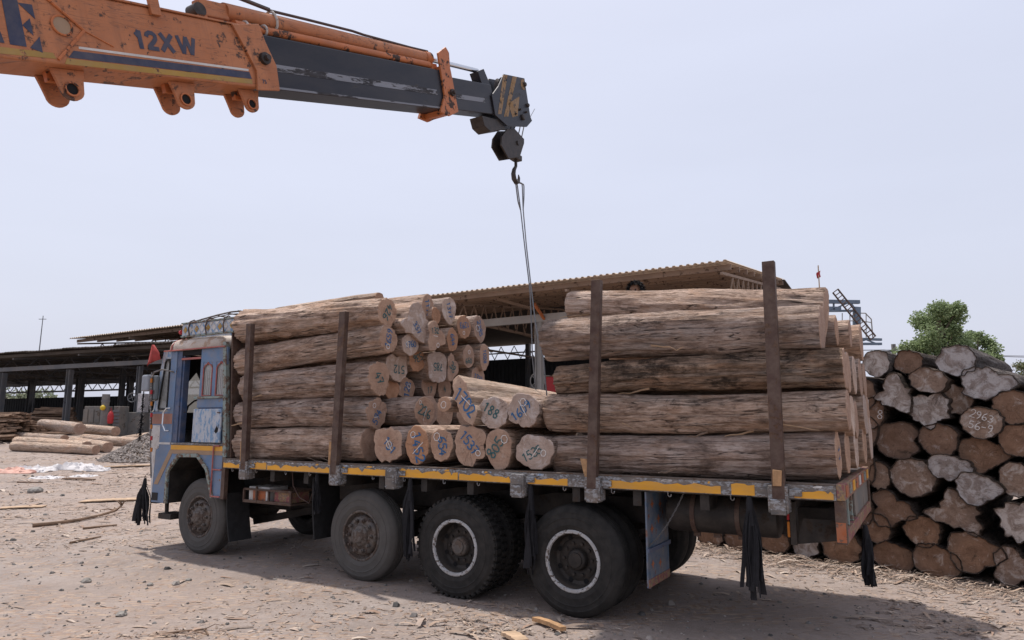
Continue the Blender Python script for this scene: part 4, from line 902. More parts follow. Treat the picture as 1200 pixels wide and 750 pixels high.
MB().tube([(-4.05,.12,1.2), (-4.02,.12,1.02), (-3.9,.12,.88), (-3.72,.12,.82), (-3.66,.12,.95)], .007, 6).build('air_hose', M['hose'], T)
# ---- cab
cab = MB(); arch = [(-6.53,.66), (-6.53,1.12), (-6.29,1.35), (-5.85,1.36), (-5.62,1.18), (-5.47,.8)]
cab.prism([(-7.04,1.98), (-6.96,1.3), (-6.90,.66)] + arch + [(-5.24,.8), (-5.24,1.50), (-6.51,1.50), (-6.51,1.98)], 0, .035)
cab = cab.build('cab', M['blue'], T, bevel=.004)
def cp(name, poly, y0, y1, mat, bevel=.003): return MB().prism(poly, y0, y1).build(name, M[mat], cab, bevel=bevel)
def cb(name, x0, x1, y0, y1, z0, z1, mat, bevel=.003): return box(name, x0, x1, y0, y1, z0, z1, mat, cab, bevel)
cp('front_pillar', [(-7.03,1.983), (-6.91,1.983), (-6.80,2.77), (-6.66,2.77), (-6.66,2.876), (-6.86,2.876)], .001, .036, 'blue_pale')
cb('side_post', -6.658, -6.512, .002, .037, 1.983, 2.876, 'blue')
cb('door_frame', -6.509, -6.40, .012, .10, 1.503, 2.876, 'blue_dk'); cb('door_frame_inner', -6.398, -6.36, .03, .12, 1.503, 2.80, 'blue_dk')
cb('door_head', -6.398, -5.93, .015, .05, 2.80, 2.876, 'dark'); cb('door_rail', -6.40, -5.94, .0, .03, 2.735, 2.765, 'redtrim')
cb('sill', -6.51, -5.30, -.012, .12, 1.503, 1.530, 'rail')
cp('quarter_glass', [(-6.90,2.0), (-6.665,2.0), (-6.665,2.76), (-6.795,2.76)], .012, .022, 'glass', 0)
b = MB(); b.tube([(-6.885,.0,2.02), (-6.68,.0,2.02), (-6.675,.0,2.04), (-6.675,.0,2.70), (-6.69,.0,2.745), (-6.77,.0,2.745), (-6.79,.0,2.71), (-6.89,.0,2.05), (-6.885,.0,2.02)], .013, 8, cap=False); b.build('window_gasket', M['black_rub'], cab, smooth=True)
for (a, c, z0, z1) in ((-5.928, -5.875, 2.19, 2.876), (-5.645, -5.575, 2.19, 2.876), (-5.355, -5.345, 2.19, 2.876), (-5.875, -5.645, 2.68, 2.876), (-5.575, -5.355, 2.68, 2.876)): cb('upper_panel', a, c, .003, .034, z0, z1, 'blue', 0)
cb('belt_panel', -5.96, -5.302, .0, .034, 2.03, 2.155, 'blue'); cb('belt_ledge', -6.0, -5.29, -.03, .034, 2.157, 2.187, 'green_gr')
for (a, c) in ((-5.872, -5.648), (-5.572, -5.358)):
    wn = cb('arched_window', a, c, .018, .024, 2.19, 2.678, 'glass', 0); m_ = (a+c)/2
    b = MB(); b.tube([(a+.012,.004,2.20), (a+.012,.004,2.59), (a+.05,.004,2.635), (m_-.03,.004,2.645), (m_,.004,2.675), (m_+.03,.004,2.645), (c-.05,.004,2.635), (c-.012,.004,2.59), (c-.012,.004,2.20), (a+.012,.004,2.20)], .010, 6, cap=False); b.build('window_trim', M['redtrim'], wn)
    for q in range(4): xx = a+.05+q*(c-a-.1)/3; MB().tube([(xx,.014,2.20), (xx,.014,2.57)], .0035, 5).build('window_bar', M['white'], wn)
b = MB(); b.prism([(-5.874,2.60), (-5.86,2.635), (-5.80,2.65), (-5.76,2.68), (-5.874,2.68)], .008, .016); b.prism([(-5.646,2.60), (-5.66,2.635), (-5.72,2.65), (-5.76,2.68), (-5.646,2.68)], .008, .016)
b.prism([(-5.574,2.60), (-5.56,2.635), (-5.50,2.65), (-5.465,2.68), (-5.574,2.68)], .008, .016); b.prism([(-5.356,2.60), (-5.37,2.635), (-5.43,2.65), (-5.465,2.68), (-5.356,2.68)], .008, .016); b.build('arch_spandrel', M['blue'], cab)['kind'] = 'stuff'
cb('back_panel', -5.93, -5.302, .006, .03, 1.532, 2.03, 'blue_dk'); dp = cb('door_panel', -5.97, -5.345, -.04, -.012, 1.545, 2.01, 'blue_pale', .008)
MB().prism([(-5.47,1.70), (-5.42,1.78), (-5.40,1.74), (-5.38,1.80), (-5.39,1.70), (-5.43,1.67)], -.0425, -.0405).build('torn_hole', M['dark'], cab)
MB().box(-5.42, -5.36, -.05, -.041, 1.95, 1.965).build('panel_latch', M['rust'], cab)
MB().add([(-5.298,-.012,1.352), (-5.225,-.012,1.352), (-5.225,.05,1.352), (-5.298,.05,1.352), (-5.435,-.012,2.95), (-5.375,-.012,2.95), (-5.375,.05,2.95), (-5.435,.05,2.95)], [(0,1,2,3), (4,5,6,7), (0,1,5,4), (1,2,6,5), (2,3,7,6), (3,0,4,7)]).build('rear_post', M['green_gr'], cab, bevel=.003); cb('rear_post_foot', -5.298, -5.225, -.012, .05, .79, 1.35, 'rust')
cb('yellow_stripe', -6.50, -5.305, -.005, -.001, 1.43, 1.497, 'yellow', 0)
cp('brown_stripe', [(-6.52,1.428), (-5.305,1.428), (-5.305,1.372), (-6.46,1.372), (-6.76,.92), (-6.86,.92)], -.005, -.001, 'brownst', 0)
cp('white_corner', [(-7.015,1.78), (-6.80,1.78), (-6.80,1.45), (-6.87,1.42), (-6.89,.72), (-6.905,.72), (-6.962,1.30)], -.004, -.001, 'white', 0)
cp('red_band', [(-7.035,1.95), (-6.52,1.95), (-6.52,1.80), (-7.018,1.80)], -.0045, -.001, 'faded_red', 0); cb('white_line', -6.80, -6.53, -.0045, -.001, 1.50, 1.53, 'white', 0)
cb('black_patch', -6.89, -6.74, -.005, -.001, .69, .80, 'black_rub', 0)
pts = [(x, -.008, z) for x, z in arch]; b = MB()
for i in range(len(pts)-1): b.bar(pts[i], pts[i+1], .05, .035, up=(0,1,0))
b.build('arch_trim', M['green_gr'], cab, bevel=.004)
b = MB(); b.add([(x, .0, z) for x, z in arch] + [(x, .55, z) for x, z in arch], [(i, i+1, i+7, i+6) for i in range(5)]); b.build('wheel_well', M['steel_dk'], cab)
b = MB()
for a, c in (((-5.49,-.02,1.50), (-5.49,-.02,.82)), ((-5.36,-.02,1.50), (-5.49,-.02,1.50)), ((-5.49,-.02,.82), (-5.30,-.02,.82)), ((-5.49,-.02,1.18), (-5.30,-.02,1.18))): b.tube([a, c], .011, 6)
b.build('side_ladder', M['redtrim'], cab)
b = MB(); b.tube([(-6.58,-.01,2.03), (-6.60,-.05,2.03), (-6.66,-.06,1.96), (-6.66,-.06,1.80), (-6.60,-.05,1.70), (-6.58,-.01,1.70)], .012, 8); b.build('grab_handle', M['chrome'], cab, smooth=True)
# roof shell
b = MB(); vs = []; lv = [(0,2.878), (-.012,2.90), (-.006,2.96), (.018,3.015), (.06,3.05), (.16,3.074), (.5,3.088)]; n = 40
for (ins, z) in lv:
    for k in range(n):
        a = 2*PI*k/n; e = .35; ca, sa = math.cos(a), math.sin(a); hx, hy = .79-ins, 1.235-ins
        ux = abs(ca)**e*(1 if ca >= 0 else -1); uy = abs(sa)**e*(1 if sa >= 0 else -1)
        vs.append((-6.13 + hx*ux, 1.215 + hy*uy, z))
fs = [(i*n+k, i*n+(k+1) % n, (i+1)*n+(k+1) % n, (i+1)*n+k) for i in range(len(lv)-1) for k in range(n)] + [tuple((len(lv)-1)*n+k for k in range(n)), tuple(n-1-k for k in range(n))]
b.add(vs, fs); rf = b.build('roof', M['roofw'], cab, smooth=True, ang=40)
b = MB(); b.tube([(-5.36,-.028,2.884), (-6.80,-.028,2.884), (-6.89,.08,2.884)], .011, 6); b.tube([(-6.62,-.03,2.884), (-6.62,-.022,2.96), (-6.62,.05,3.04), (-6.62,.2,3.085)], .012, 6); b.build('roof_trim', M['redtrim'], cab)
# rest of the cab
cp('rear_wall', [(-5.30,1.36), (-5.24,1.36), (-5.36,2.86), (-5.42,2.86)], .06, 2.40, 'steel_dk'); cp('headboard', [(-5.215,1.345), (-5.185,1.345), (-5.315,3.24), (-5.345,3.24)], .04, 2.42, 'rust')
cb('cab_floor', -6.95, -5.31, .04, 2.40, 1.40, 1.49, 'steel_dk'); cp('far_side', [(-6.9,.66), (-5.24,.66), (-5.24,1.98), (-7.04,1.98)], 2.405, 2.44, 'blue')
cb('far_post', -6.6, -6.5, 2.405, 2.44, 1.983, 2.87, 'blue'); cb('far_post', -5.55, -5.26, 2.405, 2.44, 1.983, 2.87, 'blue'); cp('far_post', [(-7.03,1.983), (-6.94,1.983), (-6.80,2.87), (-6.88,2.87)], 2.405, 2.44, 'blue')
cp('front_panel', [(-7.05,1.97), (-7.01,1.97), (-6.87,.66), (-6.91,.66)], .036, 2.404, 'white'); cp('windscreen', [(-7.03,1.975), (-7.01,1.975), (-6.85,2.87), (-6.87,2.87)], .04, 2.40, 'windscreen', 0)
for y in (.3, 1.85): MB().lathe([(.0,-.03), (.09,-.03), (.10,-.01), (.10,.03)], (-6.97, y+.15, 1.05), 24, axis='x').build('headlamp', M['white'], cab)
cb('bumper', -7.10, -6.94, .10, 2.36, .62, .90, 'steel_dk', .02)
vs = []
for i in range(37): y_ = .06 + i*.0645; zz = 2.60 - (.0 if i % 4 == 0 else .09 if i % 4 in (1, 3) else .18); vs += [(-6.84, y_, 2.865), (-6.995 + (zz-1.975)*.17 + .02, y_, zz)]
MB().add(vs, [(2*i, 2*i+2, 2*i+3, 2*i+1) for i in range(36)]).build('windscreen_valance', M['dark'], cab)
b = MB(); b.box(-6.2, -5.4, .35, 2.1, 1.50, 1.86); b.box(-5.55, -5.36, .35, 2.1, 1.86, 2.35); b.build('bench_seat', M['seat'], cab, bevel=.05)
MB().tube([(-6.72 + .2*math.cos(a/10*2*PI)*.35, .55 + .2*math.sin(a/10*2*PI), 2.02 + .2*math.cos(a/10*2*PI)*.8) for a in range(11)], .014, 8).build('steering_wheel', M['black_rub'], cab, smooth=True)
cb('dashboard', -7.0, -6.7, .05, 2.39, 1.70, 1.97, 'dark', .03)
b = MB(); b.tube([(-6.75,.16,.66), (-6.74,.16,.50), (-6.60,.16,.47)], .03, 8); b.box(-6.82, -6.52, .08, .34, .42, .50); b.build('cab_step', M['steel_dk'], cab)
# roof rack with painted boards
rk = box('roof_rack', -6.46, -5.26, .02, .04, 3.10, 3.275, 'blue_pale', cab, .002)
box('rack_rail', -6.47, -5.25, .0, .06, 3.277, 3.297, 'green_gr', cab, .002); box('rack_rail', -6.47, -5.25, .0, .06, 3.078, 3.098, 'green_gr', cab, .002)
for i in range(9):
    x = -6.38 + i*.135; b = MB(); b.prism([(x-.05,3.185), (x,3.235), (x+.05,3.185), (x,3.135)], .013, .019); b.build('diamond', M['white'] if i % 2 else M['crane_yel'], cab)
for i in range(8):
    x = -6.31 + i*.135; b = MB(); b.prism([(x-.045,3.262), (x+.045,3.262), (x,3.215)], .013, .019); b.prism([(x-.045,3.108), (x+.045,3.108), (x,3.155)], .013, .019); b.build('triangle_ornament', M['white'], cab)
for x in (-6.25, -5.85, -5.45): MB().tube([(x,.0,3.08), (x,-.02,3.2), (x,.0,3.30), (x+.02,.05,3.33), (x+.05,.07,3.30)], .010, 6).build('rack_hook', M['rust'], cab)
for xx, yy in ((-6.46, .04), (-6.46, 2.38), (-5.27, 2.38)): box('rack_post', xx-.015, xx+.015, yy, yy+.03, 3.05, 3.30, 'rust', cab, 0)
box('rack_board', -6.47, -6.45, .07, 2.38, 3.10, 3.275, 'blue_pale', cab, .002); box('rack_board', -6.44, -5.26, 2.41, 2.43, 3.10, 3.275, 'blue_pale', cab, .002)
pr = [(-6.44,.10,3.30), (-6.1,.10,3.34), (-5.75,.10,3.375), (-5.45,.10,3.395), (-5.24,.10,3.39)]
b = MB(); b.tube(pr, .012, 6); b.tube([(p[0], 2.3, p[2]) for p in pr], .012, 6); 
for k in range(6): q = -6.4 + k*.22; b.tube([(q,.10,3.30+k*.02), (q,2.3,3.30+k*.02)], .010, 6)
b.tube([(p[0], .05, p[2]-.045) for p in pr], .008, 6); b.build('arched_rail', M['rim_rust'], cab)
MB().lathe([(0,-.03), (.03,-.02), (.035,.02), (0,.03)], (-6.50, .03, 3.16), 12, axis='x').build('roof_lamp', M['redplastic'], cab)
# mirrors
b = MB(); p = lambda px, py, y=-.12: tuple(ly(px, py, y))
b.tube([p(204,436,0), p(190,433), p(181,436), p(177,445), p(175,470), p(177,484), (-7.0,.0,2.0)], .012, 8)
b.tube([p(178,436), p(176,500), p(177,560)], .010, 8); b.build('mirror_bracket', M['rail'], cab, smooth=True)
b = MB(); q0 = ly(171.5, 449, -.12); b.box(q0.x-.09, q0.x+.09, q0.y-.03, q0.y+.04, q0.z-.125, q0.z+.125); b.build('side_mirror', M['mirror'], cab, bevel=.025)
b = MB(); q0 = ly(182, 455, -.08); b.box(q0.x-.07, q0.x+.07, q0.y-.03, q0.y+.03, q0.z-.19, q0.z+.19); b.build('side_mirror', M['mirrorglass'], cab, bevel=.06)
for k in range(7):
    q0 = ly(177.5, 446+k*13.5, -.125); MB().lathe([(.016,-.03), (.016,.03)], q0, 8, axis='z', cap=True).build('striped_sleeve', M['redplastic'] if k % 2 else M['amber'], cab)
# red pennant and black things hanging from the truck
def cloth(name, pts_l, pts_r, mat, label, cat, group=None, wave=.02):
    n = len(pts_l); vs = []; m = 5
    for i in range(n):
        a, c = Vector(pts_l[i]), Vector(pts_r[i])
        for j in range(m): t = j/(m-1); q = a.lerp(c, t); q.y += math.sin(t*7+i*.9)*wave; vs.append(q)
    b = MB(); b.add(vs, [(i*m+j, i*m+j+1, (i+1)*m+j+1, (i+1)*m+j) for i in range(n-1) for j in range(m-1)])
    o = b.build(name, M[mat], None, smooth=True, ang=80); o.location = W(0,0,0); o.rotation_euler = (0,0,YAW)
    s_ = o.modifiers.new('thick', 'SOLIDIFY'); s_.thickness = .006
    return tag(o, label, cat, group)
cloth('red_pennant', [p(178,404), p(175,412), p(172,424), p(172,429)], [p(180,404), p(185,413), p(187,421), p(178,424)], 'red', 'small red pennant tied above the side mirrors of the blue cab', 'pennant')
def streamer(px, py0, py1, y, label, x=None, w=.085, spread=1., full=False):
    P0 = ly(px, py0, y) if x is None else lx(px, py0, x); P1 = ly(px, py1, y) if x is None else lx(px, py1, x)
    b = MB(); rd = random.Random(int(px)); H = P0.z-P1.z
    b.tube([P0+Vector((0,0,.02)), P0+Vector((0,0,-.04)), P0+Vector((0,.0,-.12)), P0+Vector((.005,0,-.22))], [.018,.030,.026,.034], 8)
    for k in range(24 if full else 16):
        wd = rd.uniform(.016, .034); ln = H*rd.uniform(.72, 1.0); ph = rd.uniform(0, 6); ox = rd.uniform(-.5, .5)*w*spread; oy = rd.uniform(-.04, .04); an = rd.uniform(0, PI)
        vs = []; n = 9
        for i in range(n+1):
            t = i/n; s = min(1, t*2.6); c = P0 + Vector((ox*s*(1+.4*t) + .012*math.sin(ph+t*5), oy*s + .012*math.cos(ph+t*4), -.06-ln*t*.94)); an2 = an + t*rd.uniform(.2, .5)
            e = Vector((math.cos(an2), math.sin(an2)*.7, 0))*wd*(.7 if i < 2 else 1); f = Vector((-math.sin(an2), math.cos(an2), 0))*.003
            vs += [c-e-f, c+e-f, c+e+f, c-e+f]
        b.add(vs, [(4*i+q, 4*i+(q+1) % 4, 4*i+4+(q+1) % 4, 4*i+4+q) for i in range(n) for q in range(4)] + [(4*n, 4*n+1, 4*n+2, 4*n+3)])
    o = b.build('rag_streamer', M['cloth'], None, smooth=True, ang=50); o.location = W(0,0,0); o.rotation_euler = (0,0,YAW)
    tag(o, label, 'streamer', 'black streamers hanging from the truck')
    MB().tube([P0+Vector((.0,-.0,.06)), P0+Vector((.02,0,.035)), P0+Vector((.0,0,.01)), P0+Vector((-.02,0,.035)), P0+Vector((0,0,.06))], .005, 6).build('tie_ring', M['rust'], o)
streamer(481, 563, 660, -.05, 'black rag streamer hanging in front of the gap before the knobbly tyre')
streamer(622, 571, 674, -.05, 'black rag streamer hanging at the left edge of the rearmost wheel')
streamer(878, 584, 706, -.06, 'long black rag streamer hanging below the bed rail under the tail stake', w=.11)
streamer(1014, 618, 697, None, 'thick black rag streamer hanging from the lower bar of the tail frame', x=2.44, w=.06, full=True)
streamer(372, 556, 600, .0, 'short thin black streamer hanging before the second wheel', w=.05)
streamer(170, 562, 616, .02, 'bunched black cloth hanging at the front bumper of the cab', w=.26, spread=1., full=True)
b = MB(); c0 = ly(168, 462, -.1)
for k in range(13):
    z = c0.z - k*.052; r = .026 + .0035*k
    for j in range(26):
        d_ = Vector((random.gauss(0,1), random.gauss(0,1), random.gauss(0,.9))).normalized()*r*random.uniform(.7, 1.5); e_ = d_.cross(Vector((.3,.2,1))).normalized()*.007; q_ = Vector((c0.x, c0.y, z + random.uniform(-.02,.02))); b.add([q_-e_, q_+e_, q_+d_+e_*.6, q_+d_-e_*.6], [(0,1,2,3)])
b.tube([c0 + Vector((0,0,.22)), c0 - Vector((0,0,.64))], .006, 5)
o = b.build('black_garland', M['cloth'], None); o.location = W(0,0,0); o.rotation_euler = (0,0,YAW); tag(o, 'black tufted garland hanging below the side mirror of the cab', 'garland')
# ---------------------------------------------------------------- crane
K = empty('mobile_crane', W(0, 0, 0), YAW); tag(K, 'orange mobile crane boom with black telescopic section reaching over the truck', 'crane')
BA = math.atan2(.317, .948)
def bp(o, parent=K):
    o.parent = parent; o.location = (0, -3.0, 4.318); o.rotation_euler = (BA, 0, 0); return o
def st(px, py, x=-1.12):
    q = lx(px, py, x); dy, dz = q.y+3.0, q.z-4.318; return dy*.948+dz*.317, -dy*.317+dz*.948
XN, XF = -1.12, -1.42
def bbox(name, x0, x1, s0, s1, t0, t1, mat, bevel=.006): return bp(MB().box(x0, x1, s0, s1, t0, t1).build(name, M[mat], None, bevel=bevel))
def sub(o, par):                                  # part of a part, both already in the boom frame
    o.parent = par; o.location = (0,0,0); o.rotation_euler = (0,0,0); return o
ob = bbox('outer_boom', XF, XN, -6.4, .06, 0, .44, 'orange', .012)
ip = [st(*q) for q in ((270,29), (301,29), (309,50), (322,78), (326,107), (300,106), (299,84), (290,66))]
def sprism(name, poly, x0, x1, mat, par=None, bevel=0):   # polygon in (s, t), extruded across the boom
    n = len(poly); b = MB(); b.add([(x0, s, t) for s, t in poly] + [(x1, s, t) for s, t in poly], [tuple(range(n)), tuple(2*n-1-i for i in range(n))] + [(i, (i+1) % n, (i+1) % n+n, i+n) for i in range(n)])
    o = b.build(name, M[mat], None, bevel=bevel)
    return sub(o, par) if par else bp(o)
sprism('end_plate', ip, XN+.001, XN+.022, 'orange', ob, .003)
sprism('end_plate', ip, XF-.022, XF-.001, 'orange', ob, .003)
sub(MB().lathe([(0,.06), (.022,.06), (.024,.03), (.045,.028), (.047,.001)], (XN+.022, *st(307,70)), 20, axis='x').build('end_pin', M['grease'], None, smooth=True, ang=40), ob)
# top flange strips, reinforcing plate welds
sub(MB().box(XF-.012, XN+.012, -6.4, .02, .441, .452).build('top_flange', M['orange'], None), ob)
wl = [st(*q) for q in ((40,-14), (98,36), (68,70), (-40,60))]
b = MB(); 
for i in range(2): b.tube([(XN+.004, *wl[i]), (XN+.004, *wl[i+1])], .009, 6)
b.tube([(XN+.003, *wl[1]), (XN+.003, *st(133,55))], .004, 6); sub(b.build('weld_bead', M['orange_dk'], None), ob)
c = st(72,30); b = MB(); b.tube([(XN+.004, c[0]+.055*math.cos(a/20*2*PI), c[1]+.055*math.sin(a/20*2*PI)) for a in range(21)], .007, 6, cap=False); sub(b.build('cover_ring', M['orange_dk'], None), ob)
sub(MB().lathe([(.0,.004), (.050,.004), (.052,.0)], (XN, *c), 24, axis='x').build('cover_disc', M['brownst'], None), ob)
def strip(name, q, mat, e): return sprism(name, [st(*a) for a in q], XN+.0008, XN+e, mat, ob)
strip('white_stripe', ((92,54.5), (291,81), (291,83.5), (92,57.3)), 'crane_wht', .0022)
strip('blue_stripe', ((86,59.5), (292,84.5), (295,92.5), (80,67.5)), 'crane_blue', .0024)
strip('ochre_stripe', ((78,68.5), (295,93.0), (296,98.5), (76,75)), 'crane_yel', .002)
strip('ochre_stripe', ((-60,48), (62,62), (66,69), (-60,57)), 'crane_yel', .0018)
lt = empty('lettering', (0,0,0)); sub(lt, ob)
for q in (((1,-4), (19,-4), (31,55), (11.5,52)), ((20,3), (37,5.5), (41,22.5)), ((26,29.5), (34.5,21.5), (39,42)), ((35,56), (46,43), (50,62)), ((-30,30), (0,37), (5,50.5), (-26,46)), ((-32,-10), (-14,-8), (-2,44), (-20,40))):
    sprism('letter_piece', [st(*a) for a in q], XN+.0009, XN+.0026, 'crane_blue', ob)
C.objects.unlink(lt); bpy.data.objects.remove(lt)
def text(body, mat, pos, size, par, name, sx=1., off=.0, shear=0):
    cu = bpy.data.curves.new('t', 'FONT'); cu.body = body; cu.size = size; cu.offset = off; cu.extrude = .0008; cu.shear = shear; cu.space_character = 1.04
    o = bpy.data.objects.new('t', cu); C.objects.link(o); me = bpy.data.meshes.new_from_object(o); C.objects.unlink(o); bpy.data.objects.remove(o); bpy.data.curves.remove(cu)
    me.materials.clear(); me.materials.append(M[mat]); x, s, t = pos
    for v in me.vertices: v.co = (x + v.co.z, s + v.co.x*sx, t + v.co.y)
    o = bpy.data.objects.new(name, me); C.objects.link(o); sub(o, par); return o
def thick(name, paths, w_, s0, t0, sc):
    for k, pth in enumerate(paths):
        P = [Vector((s0 + x*sc*1.28, t0 + y*sc)) for x, y in pth]; L = []; R_ = []
        for i, q in enumerate(P):
            d = (P[min(i+1, len(P)-1)] - P[max(i-1, 0)]).normalized(); nn = Vector((-d.y, d.x)); L.append(q + nn*w_/2); R_.append(q - nn*w_/2)
        n = len(P); b = MB(); e0 = XN + .0012 + .0002*k; b.add([(e0, *q) for q in L] + [(e0, *q) for q in R_] + [(e0+.0014, *q) for q in L] + [(e0+.0014, *q) for q in R_], [(i, i+1, n+i+1, n+i) for i in range(n-1)] + [(2*n+i, 2*n+i+1, 3*n+i+1, 3*n+i) for i in range(n-1)])
        sub(b.build(name, M['crane_blue'], None), ob)
arc2 = [(.02,.70), (.06,.86), (.18,.955), (.32,.95), (.44,.84), (.44,.66), (.32,.46), (.14,.24), (.06,.11)]
thick('letter_one', [[(.05,.70), (.16,.80), (.24,.985)], [(.235,1.0), (.235,0.)]], .030, -.875, .162, .116)
thick('letter_two', [arc2, [(.0,.10), (.52,.10)]], .028, -.795, .164, .116)
thick('letter_x', [[(.02,1.0), (.58,0.)], [(.58,1.0), (.0,0.)]], .030, -.695, .168, .116)
thick('letter_w', [[(.02,1.0), (.24,0.)], [(.24,0.), (.45,1.0)], [(.45,1.0), (.66,0.)], [(.66,0.), (.88,1.0)]], .027, -.570, .172, .116)
text('75', 'crane_blue', (XN+.024, .075, .03), .04, ob, 'small_lettering', 1.0, .001)
for (px, py, s_) in ((93,104,1.), (226,116,1.), (303,121,.92)):
    c = st(px, py)
    for xs in (-1.20, -1.37):
        ring = MB(); out = []; r = .068*s_
        prf = [(-.10*s_, .003), (.095*s_, .003), (.080*s_, -.05*s_)] + [(r*math.cos(a), -.118*s_ + r*math.sin(a)*.9) for a in [i*-PI/10 for i in range(0, 11)]] + [(-.085*s_, -.05*s_)]
        cs = c[0]; prf = [(cs+p_, q_) for p_, q_ in prf]
        o = sprism('lug_plate', [(s, t-.004) for s, t in prf], xs-.011, xs+.011, 'orange', ob, .003)
    b = MB(); b.lathe([(.034*s_,.0), (.042*s_,.0), (.044*s_,.022), (.034*s_,.022)], (-1.20, c[0]-.005, -.118*s_), 20, axis='x'); sub(b.build('lug_bush', M['orange_dk'], None, smooth=True, ang=40), ob)
    b = MB(); b.lathe([(.034*s_,-.002), (.0,-.002)], (-1.186, c[0]-.005, -.118*s_), 20, axis='x'); sub(b.build('lug_hole', M['dark'], None), ob)
    sub(MB().box(-1.30, -1.26, c[0]-.09*s_, c[0]+.08*s_, -.06, -.001).build('lug_web', M['orange_dk'], None), ob)
q = st(178, 6); sub(MB().box(XN+.001, XN+.03, q[0]-.035, q[0]+.035, .39, .50).build('top_bracket', M['orange'], None, bevel=.004), ob)
# inner sections
ib = bbox('inner_boom', XF+.025, XN-.02, .061, 2.60, .012, .425, 'boomblk', .012)
sub(MB().box(XN-.0195, XN-.017, .07, 2.44, .150, .205).build('rubbed_band', M['boomband'], None), ib); sub(MB().box(XN-.0195, XN-.0185, .07, 2.5, .013, .030).build('lower_edge', M['boomband'], None), ib)
ib2 = bbox('tip_boom', XF+.055, XN-.05, 2.61, 3.66, .03, .385, 'boomblk', .01)
sub(MB().box(XN-.0495, XN-.047, 2.72, 3.45, .155, .205).build('rubbed_band', M['boomband'], None), ib2)
co = sprism('boom_collar', [st(*q_) for q_ in ((516,80), (513,62), (522,55), (526,62), (527,78), (530,93), (537,131), (527,136), (516,131), (521,112))], XN-.018, XN+.006, 'orange_dk', None, .004)
sprism('collar_far_plate', [st(*q_) for q_ in ((516,80), (513,62), (522,55), (526,62), (527,78), (530,93), (537,131), (527,136), (516,131), (521,112))], XF-.006, XF+.024, 'orange_dk', co)
sub(MB().box(XF+.025, XN-.019, 2.50, 2.62, -.045, .010).build('collar_foot', M['orange_dk'], None), co); sub(MB().box(XF+.025, XN-.019, 2.56, 2.66, .427, .46).build('collar_top', M['orange_dk'], None), co)
sub(MB().lathe([(0,.05), (.02,.05), (.022,.025), (.038,.024), (.04,.001)], (XN+.006, *st(529,109)), 18, axis='x').build('collar_pin', M['grease'], None, smooth=True, ang=40), co)
# extension cylinder on top
cx = -1.24
def bt(name, pts, r, mat, n=16, par=None, smooth=True):
    o = MB().tube(pts, r, n).build(name, M[mat], None, smooth=smooth, ang=40); return sub(o, par) if par else bp(o)
cy = bt('extension_cylinder', [(cx, -.03, .575), (cx, .0, .575), (cx, 2.50, .560)], .066, 'orange', 28)
bt('cylinder_gland', [(cx, 2.44, .5605), (cx, 2.54, .56)], .071, 'orange_dk', 24, cy); bt('piston_rod', [(cx, 2.54, .56), (cx, 3.50, .545)], .028, 'chrome', 16, cy)
bt('feed_pipe', [(cx+.05, .0, .475), (cx+.05, 2.45, .475)], .034, 'orange_dk', 16, cy); bt('cylinder_yoke', [(cx-.05, -.27, .535), (cx+.05, -.27, .535)], .05, 'grease', 20, cy)
sub(MB().box(cx-.045, cx+.045, -.26, -.02, .50, .62).build('yoke_plate', M['orange'], None, bevel=.01), cy)
sub(MB().box(cx-.05, cx+.05, -.30, -.22, .452, .50).build('yoke_foot', M['orange_dk'], None), cy); sub(MB().box(cx-.05, cx+.05, 2.50, 2.60, .43, .50).build('gland_foot', M['orange_dk'], None), cy)
bt('hydraulic_hose', [(cx+.05, -1.0, .52), (cx+.04, -.5, .70), (cx+.03, -.1, .72), (cx+.02, .2, .69), (cx+.02, .42, .66), (cx+.03, .8, .655), (cx+.035, 1.35, .648), (cx+.03, 1.5, .64), (cx+.03, 2.2, .625), (cx+.03, 2.50, .625)], .012, 'hose', 8, cy)
bt('hydraulic_hose', [(cx-.05, -1.0, .52), (cx-.04, -.45, .73), (cx+.0, -.1, .75), (cx+.0, .15, .71), (cx+.01, .42, .67)], .016, 'black_rub', 8, cy)
b = MB(); b.tube([(cx + .072*math.cos(a/12*2*PI), .42, .573 + .085*math.sin(a/12*2*PI)) for a in range(13)], .011, 6, cap=False); sub(b.build('binding_strap', M['strap'], None, smooth=True), cy)
b = MB(); b.tube([(cx+.05 + .038*math.cos(a/12*2*PI), .28, .475 + .038*math.sin(a/12*2*PI)) for a in range(13)], .010, 6, cap=False); b.tube([(cx+.05 + .038*math.cos(a/12*2*PI), .10, .475 + .038*math.sin(a/12*2*PI)) for a in range(13)], .010, 6, cap=False); sub(b.build('pipe_clamp', M['strap'], None, smooth=True), cy)
# boom head
hp = [st(*q_) for q_ in ((583,134), (579,111), (587,100), (593,86), (617,91), (624,136), (626,141), (620,148), (597,147))]
hd = sprism('head_plate', hp, XN-.049, XN-.029, 'boomblk', None, .003); sprism('head_plate', hp, XF+.034, XF+.054, 'boomblk', None, .003)
for q_ in (((592,87), (597,87.5), (590,133), (586,133)), ((603,88.5), (608,89.5), (602,115), (598,136), (593,136)), ((612.5,93), (616,92), (618,105), (613,104)), ((598,121), (611,112), (609,135), (603,137))): sprism('warning_stripe', [st(*a) for a in q_], XN-.0288, XN-.0272, 'head_yel', hd)
for q_, r in (((616.5,98.5), .030), ((620,123), .026), ((614.5,137), .040), ((611,128), .014), ((618,131), .014), ((606,133), .012)): sub(MB().lathe([(0,.03), (r*.7,.03), (r,.02), (r,.0)], (XN-.0285, *st(*q_)), 16, axis='x').build('head_bolt', M['grease'], None, smooth=True, ang=40), hd)
for q_ in ((612,132), (600,100)): sub(MB().lathe([(.11,-.03), (.13,-.03), (.105,0), (.13,.03), (.11,.03)], (-1.27, *st(*q_)), 28, axis='x').build('sheave', M['grease'], None, smooth=True), hd)
